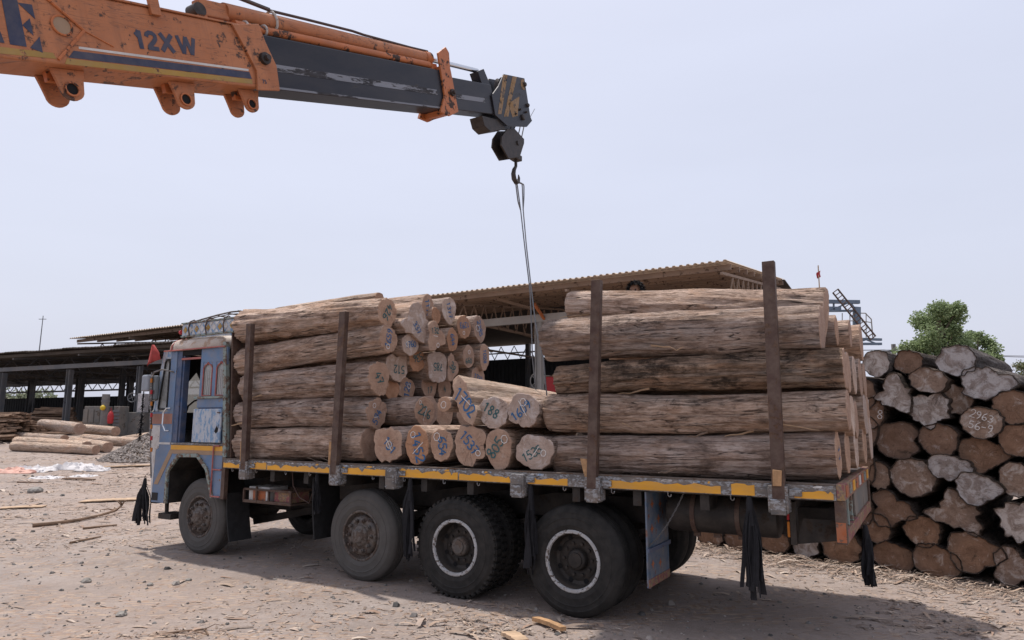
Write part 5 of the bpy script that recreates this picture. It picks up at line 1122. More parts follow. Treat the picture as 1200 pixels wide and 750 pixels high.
sprism('rod_bracket', [st(*q_) for q_ in ((565,82), (572,79), (580,99), (570,97))], cx-.06, cx+.06, 'boomblk', None, .004); sprism('head_underbox', [st(*q_) for q_ in ((570,134), (590,139), (598,150), (580,153), (573,146))], XF+.06, XN-.06, 'grease', None, .006)
sub(MB().tube([(XN-.04, *st(622,141)), (XN-.03, *st(629,127))], .004, 5).build('antenna_wire', M['wire'], None), hd)
# carrier of the crane, outside the picture on the left
bp_ = (-1.27, -3.0-6.2*.948, 4.318-6.2*.317)
ch = box('carrier', -2.35, -.25, -12.4, -6.2, .75, 1.35, 'orange', K, .06)
b = MB(); b.box(-1.62, -1.46, -9.6, -8.2, 1.36, 2.72); b.box(-1.08, -.92, -9.6, -8.2, 1.36, 2.72); b.build('boom_tower', M['orange'], K, bevel=.03)
MB().tube([(-1.27, -6.6, 1.4), (-1.27, -5.75, 3.36)], .10, 20).build('lift_cylinder', M['orange_dk'], K, smooth=True, ang=40)
for y in (-7.2, -11.2):
    for x, f in ((-2.5, False), (-.1, True)):
        w_ = MB(); w_.lathe([(.20,-.14), (.26,-.15), (.42,-.15), (.50,-.11), (.52,-.05), (.52,.05), (.50,.11), (.42,.15), (.26,.15), (.20,.14)], (x, y, .50), 40, axis='x'); t_ = w_.build('crane_tyre', M['tyre'], K, smooth=True, ang=40)
        MB().lathe([(0,-.1), (.2,-.1), (.2,.1), (0,.1)], (x, y, .50), 24, axis='x').build('crane_rim', M['orange'], t_)
cbn = box('crane_cabin', -2.3, -1.7, -9.2, -7.4, 1.36, 2.75, 'orange', K, .05); box('cabin_window', -2.31, -1.69, -9.0, -7.6, 1.95, 2.6, 'glass', cbn, .01)
box('counterweight', -2.2, -.4, -13.0, -12.38, .7, 1.9, 'orange', K, .08)
# hook block
HK = empty('hook_block', W(0, 0, 0), YAW); tag(HK, 'greasy black hook block hanging from the crane boom tip', 'hook block')
xh = -1.27
def hyz(px, py, x): q_ = lx(px, py, x); return (q_.y, q_.z)
poly = [hyz(*q_, xh+.07) for q_ in ((594,151), (603,151), (614,163), (614,168), (609,184), (596,186), (587,170), (588,160))]
for x0, x1 in ((xh+.055, xh+.075), (xh-.075, xh-.055)):
    n = len(poly); b = MB(); b.add([(x0, *q_) for q_ in poly] + [(x1, *q_) for q_ in poly], [tuple(range(n)), tuple(2*n-1-i for i in range(n))] + [(i, (i+1) % n, (i+1) % n+n, i+n) for i in range(n)]); b.build('cheek_plate', M['grease'], HK, bevel=.004)
cyz = hyz(601, 169, xh); MB().lathe([(0,-.05), (.12,-.05), (.13,-.045), (.10,0), (.13,.045), (.12,.05), (0,.05)], (xh, *cyz), 28, axis='x').build('sheave', M['grease'], HK, smooth=True, ang=40)
MB().lathe([(0,-.09), (.03,-.09), (.03,.09), (0,.09)], (xh, *cyz), 14, axis='x').build('axle_pin', M['grease'], HK)
byz = hyz(604, 186, xh); MB().box(xh-.055, xh+.055, byz[0]-.08, byz[0]+.08, byz[1]-.02, byz[1]+.05).build('cross_head', M['grease'], HK, bevel=.006)
h0 = Vector((xh, byz[0]+.01, byz[1]-.02)); pts = [h0, h0+Vector((0,.0,-.08)), h0+Vector((0,-.045,-.14)), h0+Vector((0,-.062,-.20)), h0+Vector((0,-.045,-.26)), h0+Vector((0,.01,-.295)), h0+Vector((0,.062,-.27)), h0+Vector((0,.078,-.21)), h0+Vector((0,.066,-.17))]
MB().tube(pts, [.020,.020,.026,.030,.032,.030,.024,.016,.006], 12).build('hook', M['grease'], HK, smooth=True)
b = MB()
for dx in (-.03, .03): b.tube([(xh+dx, *hyz(612,147,xh)), (xh+dx, cyz[0]+.12, cyz[1])], .008, 6); b.tube([(xh+dx, *hyz(604,140,xh)), (xh+dx, cyz[0]-.11, cyz[1])], .008, 6)
b.build('hoist_rope', M['wire'], HK)
# sling
SL = empty('wire_sling', W(0, 0, 0), YAW); tag(SL, 'double steel wire sling hanging slack from the crane hook to the logs', 'sling')
hb = h0 + Vector((0, .0, -.275))
def rope(pts, name='rope_leg'):
    P = []
    for i in range(len(pts)-1):
        for k in range(6): P.append(Vector(pts[i]).lerp(Vector(pts[i+1]), k/6))
    P.append(Vector(pts[-1])); Q = [P[0]] + [(P[i-1]+P[i]*2+P[i+1])/4 for i in range(1, len(P)-1)] + [P[-1]]
    MB().tube(Q, .0085, 6).build(name, M['wire'], SL, smooth=True)
e1 = ly(628, 458, 1.1); e2 = ly(641, 466, .9)
rope([hb+Vector((.0,-.02,.0)), lx(606,215,xh), lx(610,245,xh), ly(615,290,1.15), ly(621,340,1.1), ly(622,360,1.1), ly(624,420,1.1), e1])
rope([hb+Vector((.0,.03,.0)), lx(612,215,xh), lx(613,245,xh), ly(617,290,1.1), ly(624,350,1.05), ly(629,390,1.0), ly(637,420,.95), e2])
rope([hb+Vector((.015,-.03,.0)), lx(604,212,xh), lx(607,236,xh), lx(610,246,xh)], 'rope_eye'); rope([hb+Vector((-.015,.04,.0)), lx(614,216,xh), lx(614,232,xh), lx(613,246,xh)], 'rope_eye')
# ---------------------------------------------------------------- person crouching on the load, only the hair shows above the top log
def skin_mesh(name, pts, edges, rad, mat, parent=None, sub_=2):
    me = bpy.data.meshes.new(name); me.from_pydata([tuple(q) for q in pts], edges, []); o = bpy.data.objects.new(name, me); C.objects.link(o); me.materials.append(M[mat])
    m_ = o.modifiers.new('skin', 'SKIN'); m_.use_smooth_shade = True
    for i, d in enumerate(me.skin_vertices[0].data): d.radius = (rad[i][0], rad[i][1]) if isinstance(rad[i], tuple) else (rad[i], rad[i]); d.use_root = i == 0
    ss = o.modifiers.new('sub', 'SUBSURF'); ss.levels = sub_; ss.render_levels = sub_
    if parent: o.parent = parent
    return o
M['skin'] = plain('brown skin', (.22,.115,.07), .6, 0, .12, 10); M['hair'] = plain('black hair', (.012,.011,.012), .6, 0, .4, 60, .8, .01); M['shirt'] = plain('grey shirt', (.16,.17,.19), .9); M['trousers'] = plain('dark trousers', (.05,.05,.06), .9)
def build_person():
    hd_ = ly(748, 331, 1.45)
    base = hd_.z - .92
    PP = empty('person', W(hd_.x, 1.45, base), YAW); tag(PP, 'person with short black hair crouching behind the topmost tail log', 'person')
    V_ = Vector
    pts = [V_((0,0,.24)), V_((0,-.02,.38)), V_((0,-.06,.52)), V_((0,-.07,.60)), V_((0,-.08,.66)), V_((0,-.10,.74)), V_((0,-.10,.82)), V_((0,-.09,.88))]
    edges = [(i, i+1) for i in range(7)]; rad = [(.13,.11), (.13,.10), (.15,.11), (.10,.09), (.052,.052), (.070,.082), (.075,.090), (.055,.068)]
    for sx in (-1, 1):
        b0 = len(pts); pts += [V_((sx*.17,-.07,.55)), V_((sx*.24,-.16,.36)), V_((sx*.18,-.36,.34)), V_((sx*.15,-.42,.335))]; edges += [(2, b0), (b0, b0+1), (b0+1, b0+2), (b0+2, b0+3)]; rad += [.055, .042, .032, (.036,.02)]
        for k in range(5):
            f0 = len(pts); o_ = (k-2)*.017*sx; th = k == 0
            ln = (.055, .075, .082, .076, .06)[k]
            pts += [V_((sx*.15+o_, -.455 if not th else -.43, .34)), V_((sx*.15+o_*(1.15 if not th else 2.0), -.455-ln*.55, .325)), V_((sx*.15+o_*(1.15 if not th else 2.2), -.455-ln*.9, .30))]
            edges += [(b0+3, f0), (f0, f0+1), (f0+1, f0+2)]; rad += [.011, .0095, .008]
        b1 = len(pts); pts += [V_((sx*.11,.0,.22)), V_((sx*.16,-.34,.40)), V_((sx*.14,-.14,.10)), V_((sx*.14,-.13,.05)), V_((sx*.15,-.27,.035))]
        edges += [(0, b1), (b1, b1+1), (b1+1, b1+2), (b1+2, b1+3), (b1+3, b1+4)]; rad += [.09, .062, .045, .04, (.04,.03)]
    skin_mesh('body', pts, edges, rad, 'skin', PP)
    skin_mesh('shirt', [V_((0,0,.25)), V_((0,-.02,.38)), V_((0,-.06,.52)), V_((0,-.07,.59)), V_((.17,-.07,.55)), V_((.22,-.13,.42)), V_((-.17,-.07,.55)), V_((-.22,-.13,.42))], [(0,1), (1,2), (2,3), (2,4), (4,5), (2,6), (6,7)], [(.145,.125), (.145,.115), (.165,.125), (.10,.09), .07, .062, .07, .062], 'shirt', PP)
    skin_mesh('trousers', [V_((0,0,.23)), V_((.11,0,.22)), V_((.16,-.34,.40)), V_((.14,-.15,.13)), V_((-.11,0,.22)), V_((-.16,-.34,.40)), V_((-.14,-.15,.13))], [(0,1), (1,2), (2,3), (0,4), (4,5), (5,6)], [(.14,.12), .10, .075, .055, .10, .075, .055], 'trousers', PP)
    b = MB()
    for sx in (-1, 1): b.lathe([(0,-.012), (.011,0), (0,.012)], (sx*.03, -.178, .80), 10, axis='z')
    b.build('eyes', M['hair'], PP); MB().add([(0,-.185,.80), (-.016,-.18,.755), (.016,-.18,.755), (0,-.215,.76)], [(0,1,3), (0,3,2), (1,2,3)]).build('nose', M['skin'], PP); MB().box(-.024, .024, -.182, -.170, .722, .730).build('mouth', M['redtrim'], PP)
    for sx in (-1, 1): MB().lathe([(0,-.02), (.022,-.01), (.024,.01), (0,.02)], (sx*.078, -.09, .79), 10, axis='x').build('ear', M['skin'], PP)
    b = MB(); rd = random.Random(5)
    for k in range(900):
        u = rd.uniform(0, 2*PI); w_ = rd.uniform(-.15, 1); cz_ = w_; sr = math.sqrt(max(0, 1-w_*w_)); d = V_((math.cos(u)*sr, math.sin(u)*sr, cz_))
        if d.y < -.55 and d.z < .45: continue
        c_ = V_((0,-.092,.815)) + V_((d.x*.086, d.y*.104, d.z*.098)); t_ = V_((rd.uniform(-1,1), rd.uniform(-1,1), rd.uniform(-.6,.4))).normalized(); t_ = (t_ - d*t_.dot(d)*.5).normalized()*.035; s_ = d.cross(t_).normalized()*.007
        b.add([c_-s_, c_+s_, c_+t_+d*.014, c_+t_*.5+d*.012], [(0,1,2), (0,2,3)])
    b.build('hair', M['hair'], PP)
build_person()
# ---------------------------------------------------------------- litter on the ground
def tinted(name, vs, fs, cols, mat, label=None, kind='stuff'):
    me = bpy.data.meshes.new(name); me.from_pydata(vs, [], fs); me.materials.append(M[mat])
    at = me.color_attributes.new('tint', 'FLOAT_COLOR', 'POINT'); buf = []
    for c_ in cols: buf += [*c_, 1]
    at.data.foreach_set('color', buf)
    o = bpy.data.objects.new(name, me); C.objects.link(o); 
    return tag(o, label, None, None, kind)
CHC = [(.45,.33,.24), (.36,.25,.175), (.22,.145,.10), (.13,.09,.065), (.50,.39,.30), (.40,.31,.25), (.30,.18,.115), (.34,.22,.15), (.54,.45,.37)]
def chips():
    rd = random.Random(3); vs = []; fs = []; cols = []
    def chip(x, y, ln, w, z=None, lift=.5):
        a = rd.uniform(0, PI); a = a if rd.random() < .5 else rd.gauss(-.25, .5); ca, sa = math.cos(a), math.sin(a); z = gz(x, y) if z is None else z; b = len(vs); tl = rd.uniform(-.12, .12)*lift; cu = rd.uniform(0, .22)*ln*lift; c_ = rd.choice(CHC); k = rd.uniform(.75, 1.15); c_ = tuple(.62*q*k + .38*e for q, e in zip(c_, (.30,.25,.22))); tw = rd.uniform(-.5, .5)*w*lift
        for i in range(4):
            t = i/3-.5; wd = w*(1-.5*abs(t)*2*rd.uniform(.3, 1.2)); h = .004 + cu*(1-4*t*t) + tl*t*ln + abs(tl)*ln*.5
            px_, py_ = x + ca*t*ln + rd.uniform(-.1, .1)*w, y + sa*t*ln
            vs.append((px_-sa*wd/2, py_+ca*wd/2, z+h+tw*t)); vs.append((px_+sa*wd/2, py_-ca*wd/2, z+h-tw*t)); cols.extend([c_, c_])
        fs.extend([(b+2*i, b+2*i+1, b+2*i+3, b+2*i+2) for i in range(3)])
    n = 0
    while n < 18000:
        y = 5.2 + 26*rd.random()**1.25; x = rd.uniform(-.86, .86)*y + rd.uniform(-.5, .5)
        d = noise.noise(Vector((x*.28, y*.55, 1.7)))*.9 + noise.noise(Vector((x*.9, y*1.3, 5.2)))*.55
        lf = .33 if x < -2.5 and y > 9 else .0
        if d + lf + rd.uniform(-.55, .35) < .10: 
            if rd.random() > .05: continue
        s_ = .10 + y*.062; ln = min(.34, rd.lognormvariate(-2.75, .65))*min(1.5, s_); chip(x, y, ln, ln*rd.uniform(.10, .34) + .004); n += 1
    for (px, py, sx, sy, k) in ((555, 728, .42, .30, 330), (600, 742, .5, .2, 200), (60, 600, 1.4, .6, 260), (128, 605, 1.2, .4, 260), (20, 640, .8, .4, 160), (1150, 740, .5, .25, 220), (1120, 720, .6, .3, 260), (360, 640, .8, .4, 160), (60, 575, 2.2, .7, 300), (150, 560, 1.6, .8, 260), (225, 745, .35, .12, 90)):
        c0_ = groundhit(px, py)
        for i in range(k): ln = min(.3, rd.lognormvariate(-3.1, .6)); chip(c0_.x + rd.gauss(0, sx), c0_.y + rd.gauss(0, sy), ln, ln*rd.uniform(.07, .25) + .004, lift=1)
    for i in range(5200):                                       # torn bark at the foot of the old pile
        t = rd.uniform(-.6, 6.0); o_ = rd.gauss(.22, .30); q = PA + pd*t + pn*o_; ln = min(.40, rd.lognormvariate(-2.75, .6)); chip(q.x, q.y, ln, ln*rd.uniform(.05, .13) + .004, gz(q.x, q.y) + max(0, .05-abs(o_)*.08)*rd.random(), .8)
    tinted('wood_chips', vs, fs, cols, 'chips', 'scattered bark flakes and wood chips littering the yard')
chips()
def stones():
    rd = random.Random(9); vs = []; fs = []; cols = []
    for i in range(6500):
        y = 5.3 + 16*rd.random()**1.5; x = rd.uniform(-.84, .84)*y; s_ = min(.05, rd.lognormvariate(-4.75, .55))*(.8+y*.03); z = gz(x, y); b = len(vs); k = rd.uniform(.55, 1.2); c_ = rd.choice(((.17,.16,.15), (.24,.22,.20), (.33,.29,.26), (.11,.105,.10))); c_ = tuple(q*k for q in c_); a = rd.uniform(0, 6)
        for j in range(5): r = s_*rd.uniform(.7, 1.2); vs.append((x + r*math.cos(a+j*1.257), y + r*math.sin(a+j*1.257), z + s_*rd.uniform(-.1, .25)))
        for j in range(3): r = s_*.55; vs.append((x + r*math.cos(a+j*2.1), y + r*math.sin(a+j*2.1), z + s_*rd.uniform(.45, .85)))
        cols.extend([c_]*8); fs.extend([(b,b+1,b+5), (b+1,b+2,b+6,b+5), (b+2,b+3,b+6), (b+3,b+4,b+7,b+6), (b+4,b,b+5,b+7), (b+5,b+6,b+7)])
    tinted('small_stones', vs, fs, cols, 'stones', 'small grey stones strewn over the yard dirt')
stones()
def rock(px, py, r, label):
    q = groundhit(px, py); bm = bmesh.new(); bmesh.ops.create_icosphere(bm, subdivisions=2, radius=r); rd = px
    for v in bm.verts: v.co *= 1 + .35*noise.noise(v.co*(1.6/r) + Vector((rd, 0, 0))); v.co.z *= .6
    me = bpy.data.meshes.new('stone'); bm.to_mesh(me); bm.free(); me.materials.append(M['gravel']); o = bpy.data.objects.new('stone', me); C.objects.link(o); o.location = (q.x, q.y, gz(q.x, q.y) + r*.25); tag(o, label, 'stone', 'larger loose stones on the dirt')
rock(101, 682, .055, 'dark stone lying left of the front wheel on open dirt'); rock(142, 722, .05, 'flat stone in the lower left foreground'); rock(176, 686, .035, 'small dark stone left of centre in the near dirt'); rock(221, 680, .035, 'small stone just below the front wheel shadow'); rock(41, 577, .17, 'dark lump lying on the litter at the far left')
# plank and sticks
def board(pa, pb, w, th, label, mat='wood', name='board', cat='board'):
    a, b_ = groundhit(*pa), groundhit(*pb); a = Vector((a.x, a.y, gz(a.x, a.y)+th)); b_ = Vector((b_.x, b_.y, gz(b_.x, b_.y)+th)); d = b_-a; L = d.length
    m_ = MB(); n = 8; vs = []
    for i in range(n+1):
        t = i/n; ww = w*(1 + .12*math.sin(i*2.3)); 
        for (y_, z_) in ((-ww/2,-th/2), (ww/2,-th/2), (ww/2,th/2), (-ww/2,th/2)): vs.append((L*t + (.02*y_/w if i in (0, n) else 0), y_, z_ + .01*math.sin(t*3)))
    m_.add(vs, [(4*i+k, 4*i+(k+1) % 4, 4*i+4+(k+1) % 4, 4*i+4+k) for i in range(n) for k in range(4)] + [(3,2,1,0), (4*n, 4*n+1, 4*n+2, 4*n+3)])
    o = m_.build(name, M[mat]); o.location = a; o.rotation_euler = (0, -math.asin(d.z/L), math.atan2(d.y, d.x)); tag(o, label, cat)
board((627,729), (660,742), .06, .035, 'short orange-brown offcut lying in front of the rearmost wheel')
board((595,746), (612,757), .12, .03, 'pale wood offcut at the bottom edge of the photo', 'plank')
board((118,548), (176,546), .35, .03, 'flat pale board lying beyond the cab front', 'plank')
board((96,588), (162,586), .40, .02, 'long thin pale board lying left of the front bumper', 'plank')
board((0,596), (52,594), .30, .02, 'pale strip of sawn wood at the left edge', 'plank')
board((75,562), (110,563), .12, .03, 'narrow grey lath lying on the litter behind the flat boards', 'slab', 'lath', 'lath')
def stick(pts, r, label, twigs=0):
    P = []
    for q in pts: g_ = groundhit(*q[:2]); P.append(Vector((g_.x, g_.y, gz(g_.x, g_.y) + r + (q[2] if len(q) > 2 else 0))))
    o = MB().tube(P, [r*(1-.5*i/len(P)) for i in range(len(P))], 7).build('branch', M['slab'], smooth=True); tag(o, label, 'branch'); rd = random.Random(len(label))
    for k in range(twigs):
        p0 = P[-1-k % 2]; d = Vector((rd.uniform(-1,1), rd.uniform(-.6,.6), rd.uniform(.05,.35)))*.35; MB().tube([p0, p0+d*.5+Vector((0,0,.03)), p0+d], [r*.5, r*.35, r*.15], 5).build('twig', M['slab'], o)
stick(((38,618), (62,616), (90,612), (115,607), (135,603,.04), (142,600,.10)), .035, 'long broken branch lying left of the front wheel', 6)
stick(((97,621), (118,619), (137,617)), .02, 'short stick just below the long broken branch')
stick(((82,637), (102,633), (118,630)), .018, 'thin stick on the dirt left of the front wheel'); stick(((190,745), (215,741), (240,738), (244,746)), .010, 'curled bark strip at the bottom left of the photo', 2); stick(((20,566), (50,566)), .02, 'straight stick behind the dark lump at the far left')
def sheetpile(px, py, w, d_, h, mat, label, seed):
    q = groundhit(px, py); n, m_ = 26, 14; vs = []; q.z = gh(q.x, q.y)
    for j in range(m_+1):
        for i in range(n+1):
            u, v = i/n*2-1, j/m_*2-1; e = max(0, 1-u*u)*max(0, 1-v*v); k = noise.noise(Vector((u*3.2+seed, v*3.2, 0)))*.6 + noise.noise(Vector((u*8+seed, v*8, 3)))*.4; vs.append((u*w/2*(1+.25*k), v*d_/2*(1+.25*k), max(-.02, e**.5*h*(.55+.9*k) - .015)))
    b = MB(); b.add(vs, [(j*(n+1)+i, j*(n+1)+i+1, (j+1)*(n+1)+i+1, (j+1)*(n+1)+i) for j in range(m_) for i in range(n)]); o = b.build('plastic_sack', M[mat], smooth=True, ang=30); o.location = (q.x, q.y, gh(q.x, q.y)); tag(o, label, 'sack', 'discarded plastic sacks'); return o
sheetpile(18, 553, 1.6, .9, .20, 'sack_or', 'crumpled orange and white sack at the far left of the litter', 3); sheetpile(40, 552, 1.3, .8, .22, 'sack', 'crumpled white sack beside the orange one', 11); sheetpile(86, 549, 1.5, .8, .26, 'sack', 'large crumpled white sack in the middle of the litter', 17); sheetpile(110, 551, .9, .6, .20, 'sack', 'small white sack nearest the gravel heap', 23); sheetpile(97, 558, .7, .4, .08, 'sack', 'flattened pale plastic scrap in front of the white sacks', 31); sheetpile(55, 560, .8, .5, .10, 'sack', 'torn white plastic piece in front of the orange sack', 37)
# gravel heap
def gravel_heap():
    q = groundhit(163, 541); rd = random.Random(4); vs = []; fs = []; cols = []; n = 28
    def hh(x, y): r = math.hypot(x/1.9, y/1.3); return max(0, 1-r)*1.05*(1 + .12*noise.noise(Vector((x, y, 2))))
    vs = []; 
    for i in range(3200):
        a = rd.uniform(0, 2*PI); r = math.sqrt(rd.random()); x, y = 1.95*r*math.cos(a), 1.35*r*math.sin(a); s_ = rd.uniform(.03, .075); z = hh(x, y) - s_*.3; b = len(vs); k = rd.uniform(.5, 1.25); c_ = tuple(v*k for v in (.34,.30,.27))
        for d in ((1,0,0), (-.5,.87,0), (-.5,-.87,0), (0,0,1), (0,0,-1)): vs.append((q.x + x + d[0]*s_*rd.uniform(.6,1.2), q.y + 1.0 + y + d[1]*s_*rd.uniform(.6,1.2), gh(q.x, q.y) + .02 + z + d[2]*s_*rd.uniform(.5,.9)))
        cols.extend([c_]*5); fs.extend([(b,b+1,b+3), (b+1,b+2,b+3), (b+2,b,b+3), (b+1,b,b+4), (b+2,b+1,b+4), (b,b+2,b+4)])
    tinted('gravel_heap', vs, fs, cols, 'stones', 'grey gravel heap beside the cab front')
gravel_heap()
# slab heap and stacks near the shed
def heap(name, px, py, w, d_, h, label, nn, mat, lnr, seed, cat='heap', group=None):
    q = groundhit(px, py); R = empty(name, (q.x, q.y, gh(q.x, q.y)), -.25); tag(R, label, cat, group); rd = random.Random(seed); mes = []
    for k in range(4):
        b = MB(); vs = []; 
        for i in range(4):
            t = i/3-.5
            for (y_, z_) in ((-.09,-.03), (.09,-.03), (.07,.03), (-.07,.035)): vs.append((t, y_*(1+.2*rd.uniform(-1,1)), z_ + rd.uniform(-.01,.01)))
        b.add(vs, [(4*i+e, 4*i+(e+1) % 4, 4*i+4+(e+1) % 4, 4*i+4+e) for i in range(3) for e in range(4)] + [(3,2,1,0), (12,13,14,15)]); o = b.build('slab', M[mat], R); mes.append(o.data); C.objects.unlink(o); bpy.data.objects.remove(o)
    for i in range(nn):
        z = h*rd.random()**1.2; f = 1-z/h*.75; o = bpy.data.objects.new('slab', mes[i % 4]); C.objects.link(o); o.parent = R
        o.location = (rd.uniform(-.5, .5)*w*f*.5, rd.uniform(-.5, .5)*d_*f, z + .05); o.rotation_euler = (rd.uniform(-.2,.2), rd.uniform(-.07,.07), rd.gauss(0, .12)); o.scale = (rd.uniform(*lnr)*(.7+.3*f), rd.uniform(.7,1.4), rd.uniform(.8,1.6))
heap('slab_heap', 6, 516, 2.6, 2.2, 1.15, 'brown heap of bark-edged slabs at the left edge', 130, 'slab', (1.6, 2.6), 2)
heap('plank_stack', 62, 500, 2.2, 1.4, 1.05, 'low stack of sawn planks inside the open shed', 70, 'slab', (2.4, 3.0), 5, 'stack'); heap('slab_heap', 52, 508, 3.2, 1.0, .5, 'dark slabs stacked behind the ground logs', 40, 'slab', (3.0, 4.0), 8); heap('slab_heap', 92, 508, 2.4, 1.0, .55, 'dark jumbled offcuts beside the grey pillar', 40, 'slab', (.8, 1.6), 13)
def at(px, py, Y): return wy(px, py, Y)
def simple(name, px0, px1, py0, py1, Y, dep, mat, label, cat, bevel=.02, parts=None):
    a, b_ = at(px0, py1, Y), at(px1, py0, Y); z0 = min(a.z, gh(a.x, Y)); o = MB().box(a.x, b_.x, Y, Y+dep, z0-.05, b_.z).build(name, M[mat], bevel=bevel); return tag(o, label, cat)
o = simple('machine_cabinet', 97, 119, 476, 500, 33.5, 1.0, 'machine', 'grey sheet metal cabinet inside the open shed', 'cabinet'); a = at(99, 480, 33.5)
for i in range(3): q = at(100+i*7, 488, 33.48); MB().box(q.x-.11, q.x+.11, 33.46, 33.49, q.z-.30, q.z+.34).build('cabinet_door', M['machine'], o, bevel=.01)
q = at(123, 480, 33.0); g0 = gh(q.x, 33.); pl_ = MB().lathe([(.17,g0-.1), (.17,at(123,462,33.).z), (.0,at(123,462,33.).z)], (q.x, 33.0, 0), 20, axis='z').build('round_pillar', M['concrete'], smooth=True, ang=40); tag(pl_, 'round grey pillar with a yellow float beside the red bag', 'pillar'); MB().lathe([(.19,-.04), (.19,.04)], (q.x, 33., at(123,470,33.).z), 20, axis='z').build('pillar_band', M['sh_steel'], pl_)
q = at(120.5, 478, 32.7); b = MB(); b.lathe([(0,-.12), (.07,-.10), (.115,-.04), (.12,.03), (.09,.09), (.04,.12), (.03,.15), (0,.15)], (q.x, q.y, q.z), 18, axis='z'); tag(b.build('yellow_float', M['yellowpl'], smooth=True), 'small yellow round float hung on the grey pillar', 'float')
q = at(129.5, 489, 32.6); b = MB(); b.lathe([(0,-.30), (.10,-.29), (.13,-.2), (.14,.05), (.10,.2), (.04,.28), (0,.30)], (q.x, q.y, q.z), 14, axis='z'); b.tube([(q.x-.05, q.y, q.z+.28), (q.x, q.y, q.z+.45), (q.x+.05, q.y, q.z+.28)], .012, 6); tag(b.build('red_bag', M['redplastic'], smooth=True), 'red plastic bag hanging right of the grey pillar', 'bag')
MBs = simple('saw_machine', 131, 141, 476, 503, 33.2, .8, 'machine', 'dusty upright saw machine beside the red bag', 'machine')
for k in range(5): q = at(136, 482+k*4, 33.18); MB().box(q.x-.16, q.x+.16, 33.15, 33.19, q.z-.05, q.z+.05).build('louvre', M['sh_steel'], MBs, bevel=.01)
q = at(156, 466, 34.); g0 = gh(q.x, 34); bs_ = MB().box(q.x-.5, q.x+.6, 34, 34.6, g0-.05, g0+1.1).build('band_saw', M['machine'], bevel=.03); tag(bs_, 'band saw with open wheel in the shade behind the mirror', 'saw'); b = MB(); b.tube([(q.x + .22*math.cos(i/16*2*PI), 33.9, q.z + .22*math.sin(i/16*2*PI)) for i in range(17)], .02, 8, cap=False)
for i in range(4): b.tube([(q.x, 33.9, q.z), (q.x + .22*math.cos(i*PI/2+.4), 33.9, q.z + .22*math.sin(i*PI/2+.4))], .012, 6)
b.build('saw_wheel', M['sh_steel'], bs_, smooth=True); MB().box(q.x+.2, q.x+.55, 34.05, 34.5, g0+1.1, q.z+.2).build('saw_column', M['sack'], bs_, bevel=.02)
q = at(45, 412, 60); b = MB(); b.tube([(q.x, 60, 1.5), (q.x+.1, 60, at(46,370,60).z)], [.07, .03], 6); b.bar((q.x-.25, 60, at(46,374,60).z), (q.x+.4, 60, at(46,374,60).z), .05, .05); tag(b.build('antenna_mast', M['sh_steel']), 'thin antenna mast rising above the low shed roof', 'mast')
# machine behind the sling
p0 = ly(630, 446, 24.); VS = empty('valve_machine', W(p0.x, 24., 0), YAW); tag(VS, 'dark machine with spoked handwheel seen behind the slack sling', 'machine'); g0 = 1.0
MB().box(-.5, .55, .1, .7, g0-.1, p0.z-.2).build('machine_body', M['machine'], VS, bevel=.03); MB().box(.35, .65, -.1, .3, p0.z-.2, p0.z+.25).build('gear_housing', M['sh_beam'], VS, bevel=.06)
b = MB(); b.tube([(.42*math.cos(i/18*2*PI), 0, p0.z + .42*math.sin(i/18*2*PI)) for i in range(19)], .03, 8, cap=False)
for i in range(5): b.tube([(0,0,p0.z), (.42*math.cos(i*1.257), 0, p0.z + .42*math.sin(i*1.257))], .018, 6)
b.build('handwheel', M['sh_beam'], VS, smooth=True)
p0 = ly(645.5, 450, 23.); o = MB().box(-.30, .30, 0, .4, -.9, .36).build('red_drum', M['redplastic'], bevel=.05); o.location = W(p0.x, 23., p0.z); o.rotation_euler = (0,0,YAW); tag(o, 'bright red box standing in the shed right of the sling', 'box'); MB().box(-.32, .32, -.02, .42, .361, .40).build('lid', M['redpl'], o)
# conveyor platform, flag
PL = empty('steel_platform', (0, 0, 0)); tag(PL, 'blue grey steel loading platform with railing behind the tail stack', 'platform'); Y = 34.
def seg(b, pa, pb, w_=.14, Y2=None): b.bar(at(*pa, Y), at(*pb, Y2 or Y), w_, w_)
def plp(name, segs_, mat, w_=.14, dy=0):
    for sg in segs_: b = MB(); a, c_ = at(*sg[0], Y), at(*sg[1], Y); a.y += dy; c_.y += dy; b.bar(a, c_, w_, w_); b.build(name, M[mat], PL)
plp('top_beam', (((940,353), (1007,354)),), 'bluesteel', .18); plp('top_beam', (((940,353), (1007,354)),), 'bluesteel', .18, 2.0); plp('lower_beam', (((940,365), (1005,364)),), 'bluesteel', .10); plp('lattice', (((975,363), (996,354)), ((996,354), (1003,363)), ((977,354), (977,364))), 'bluesteel', .07)
plp('post', (((1004,360), (1003,560)),), 'bluesteel', .28); plp('post', (((975,365), (975,560)),), 'bluesteel', .2, 2.0)
plp('lower_deck', (((1000,397), (1033,398)), ((1000,403), (1033,403))), 'bluesteel', .12); plp('lattice', (((1002,403), (1015,398)), ((1015,398), (1030,404))), 'bluesteel', .06)
b = MB(); a, c_ = at(979, 341, Y-.5), at(1023, 396, Y-.5)
for e in (-.16, .16): b.bar(a + Vector((e*.8, 0, e*.6)), c_ + Vector((e*.8, 0, e*.6)), .06, .06)
for k in range(17): q = a.lerp(c_, k/16); b.bar(q + Vector((-.15,0,-.11)), q + Vector((.15,0,.11)), .05, .04)
b.build('conveyor_ladder', M['rust'], PL)
b = MB(); b.tube([at(1000,367,Y), at(1014,367,Y), at(1021,374,Y), at(1023,397,Y)], .03, 6); b.tube([at(987,376,Y), at(1010,376,Y), at(1021,378,Y)], .025, 6)
for px in (987, 996, 1007, 1015): b.tube([at(px,367,Y), at(px,397,Y)], .022, 6)
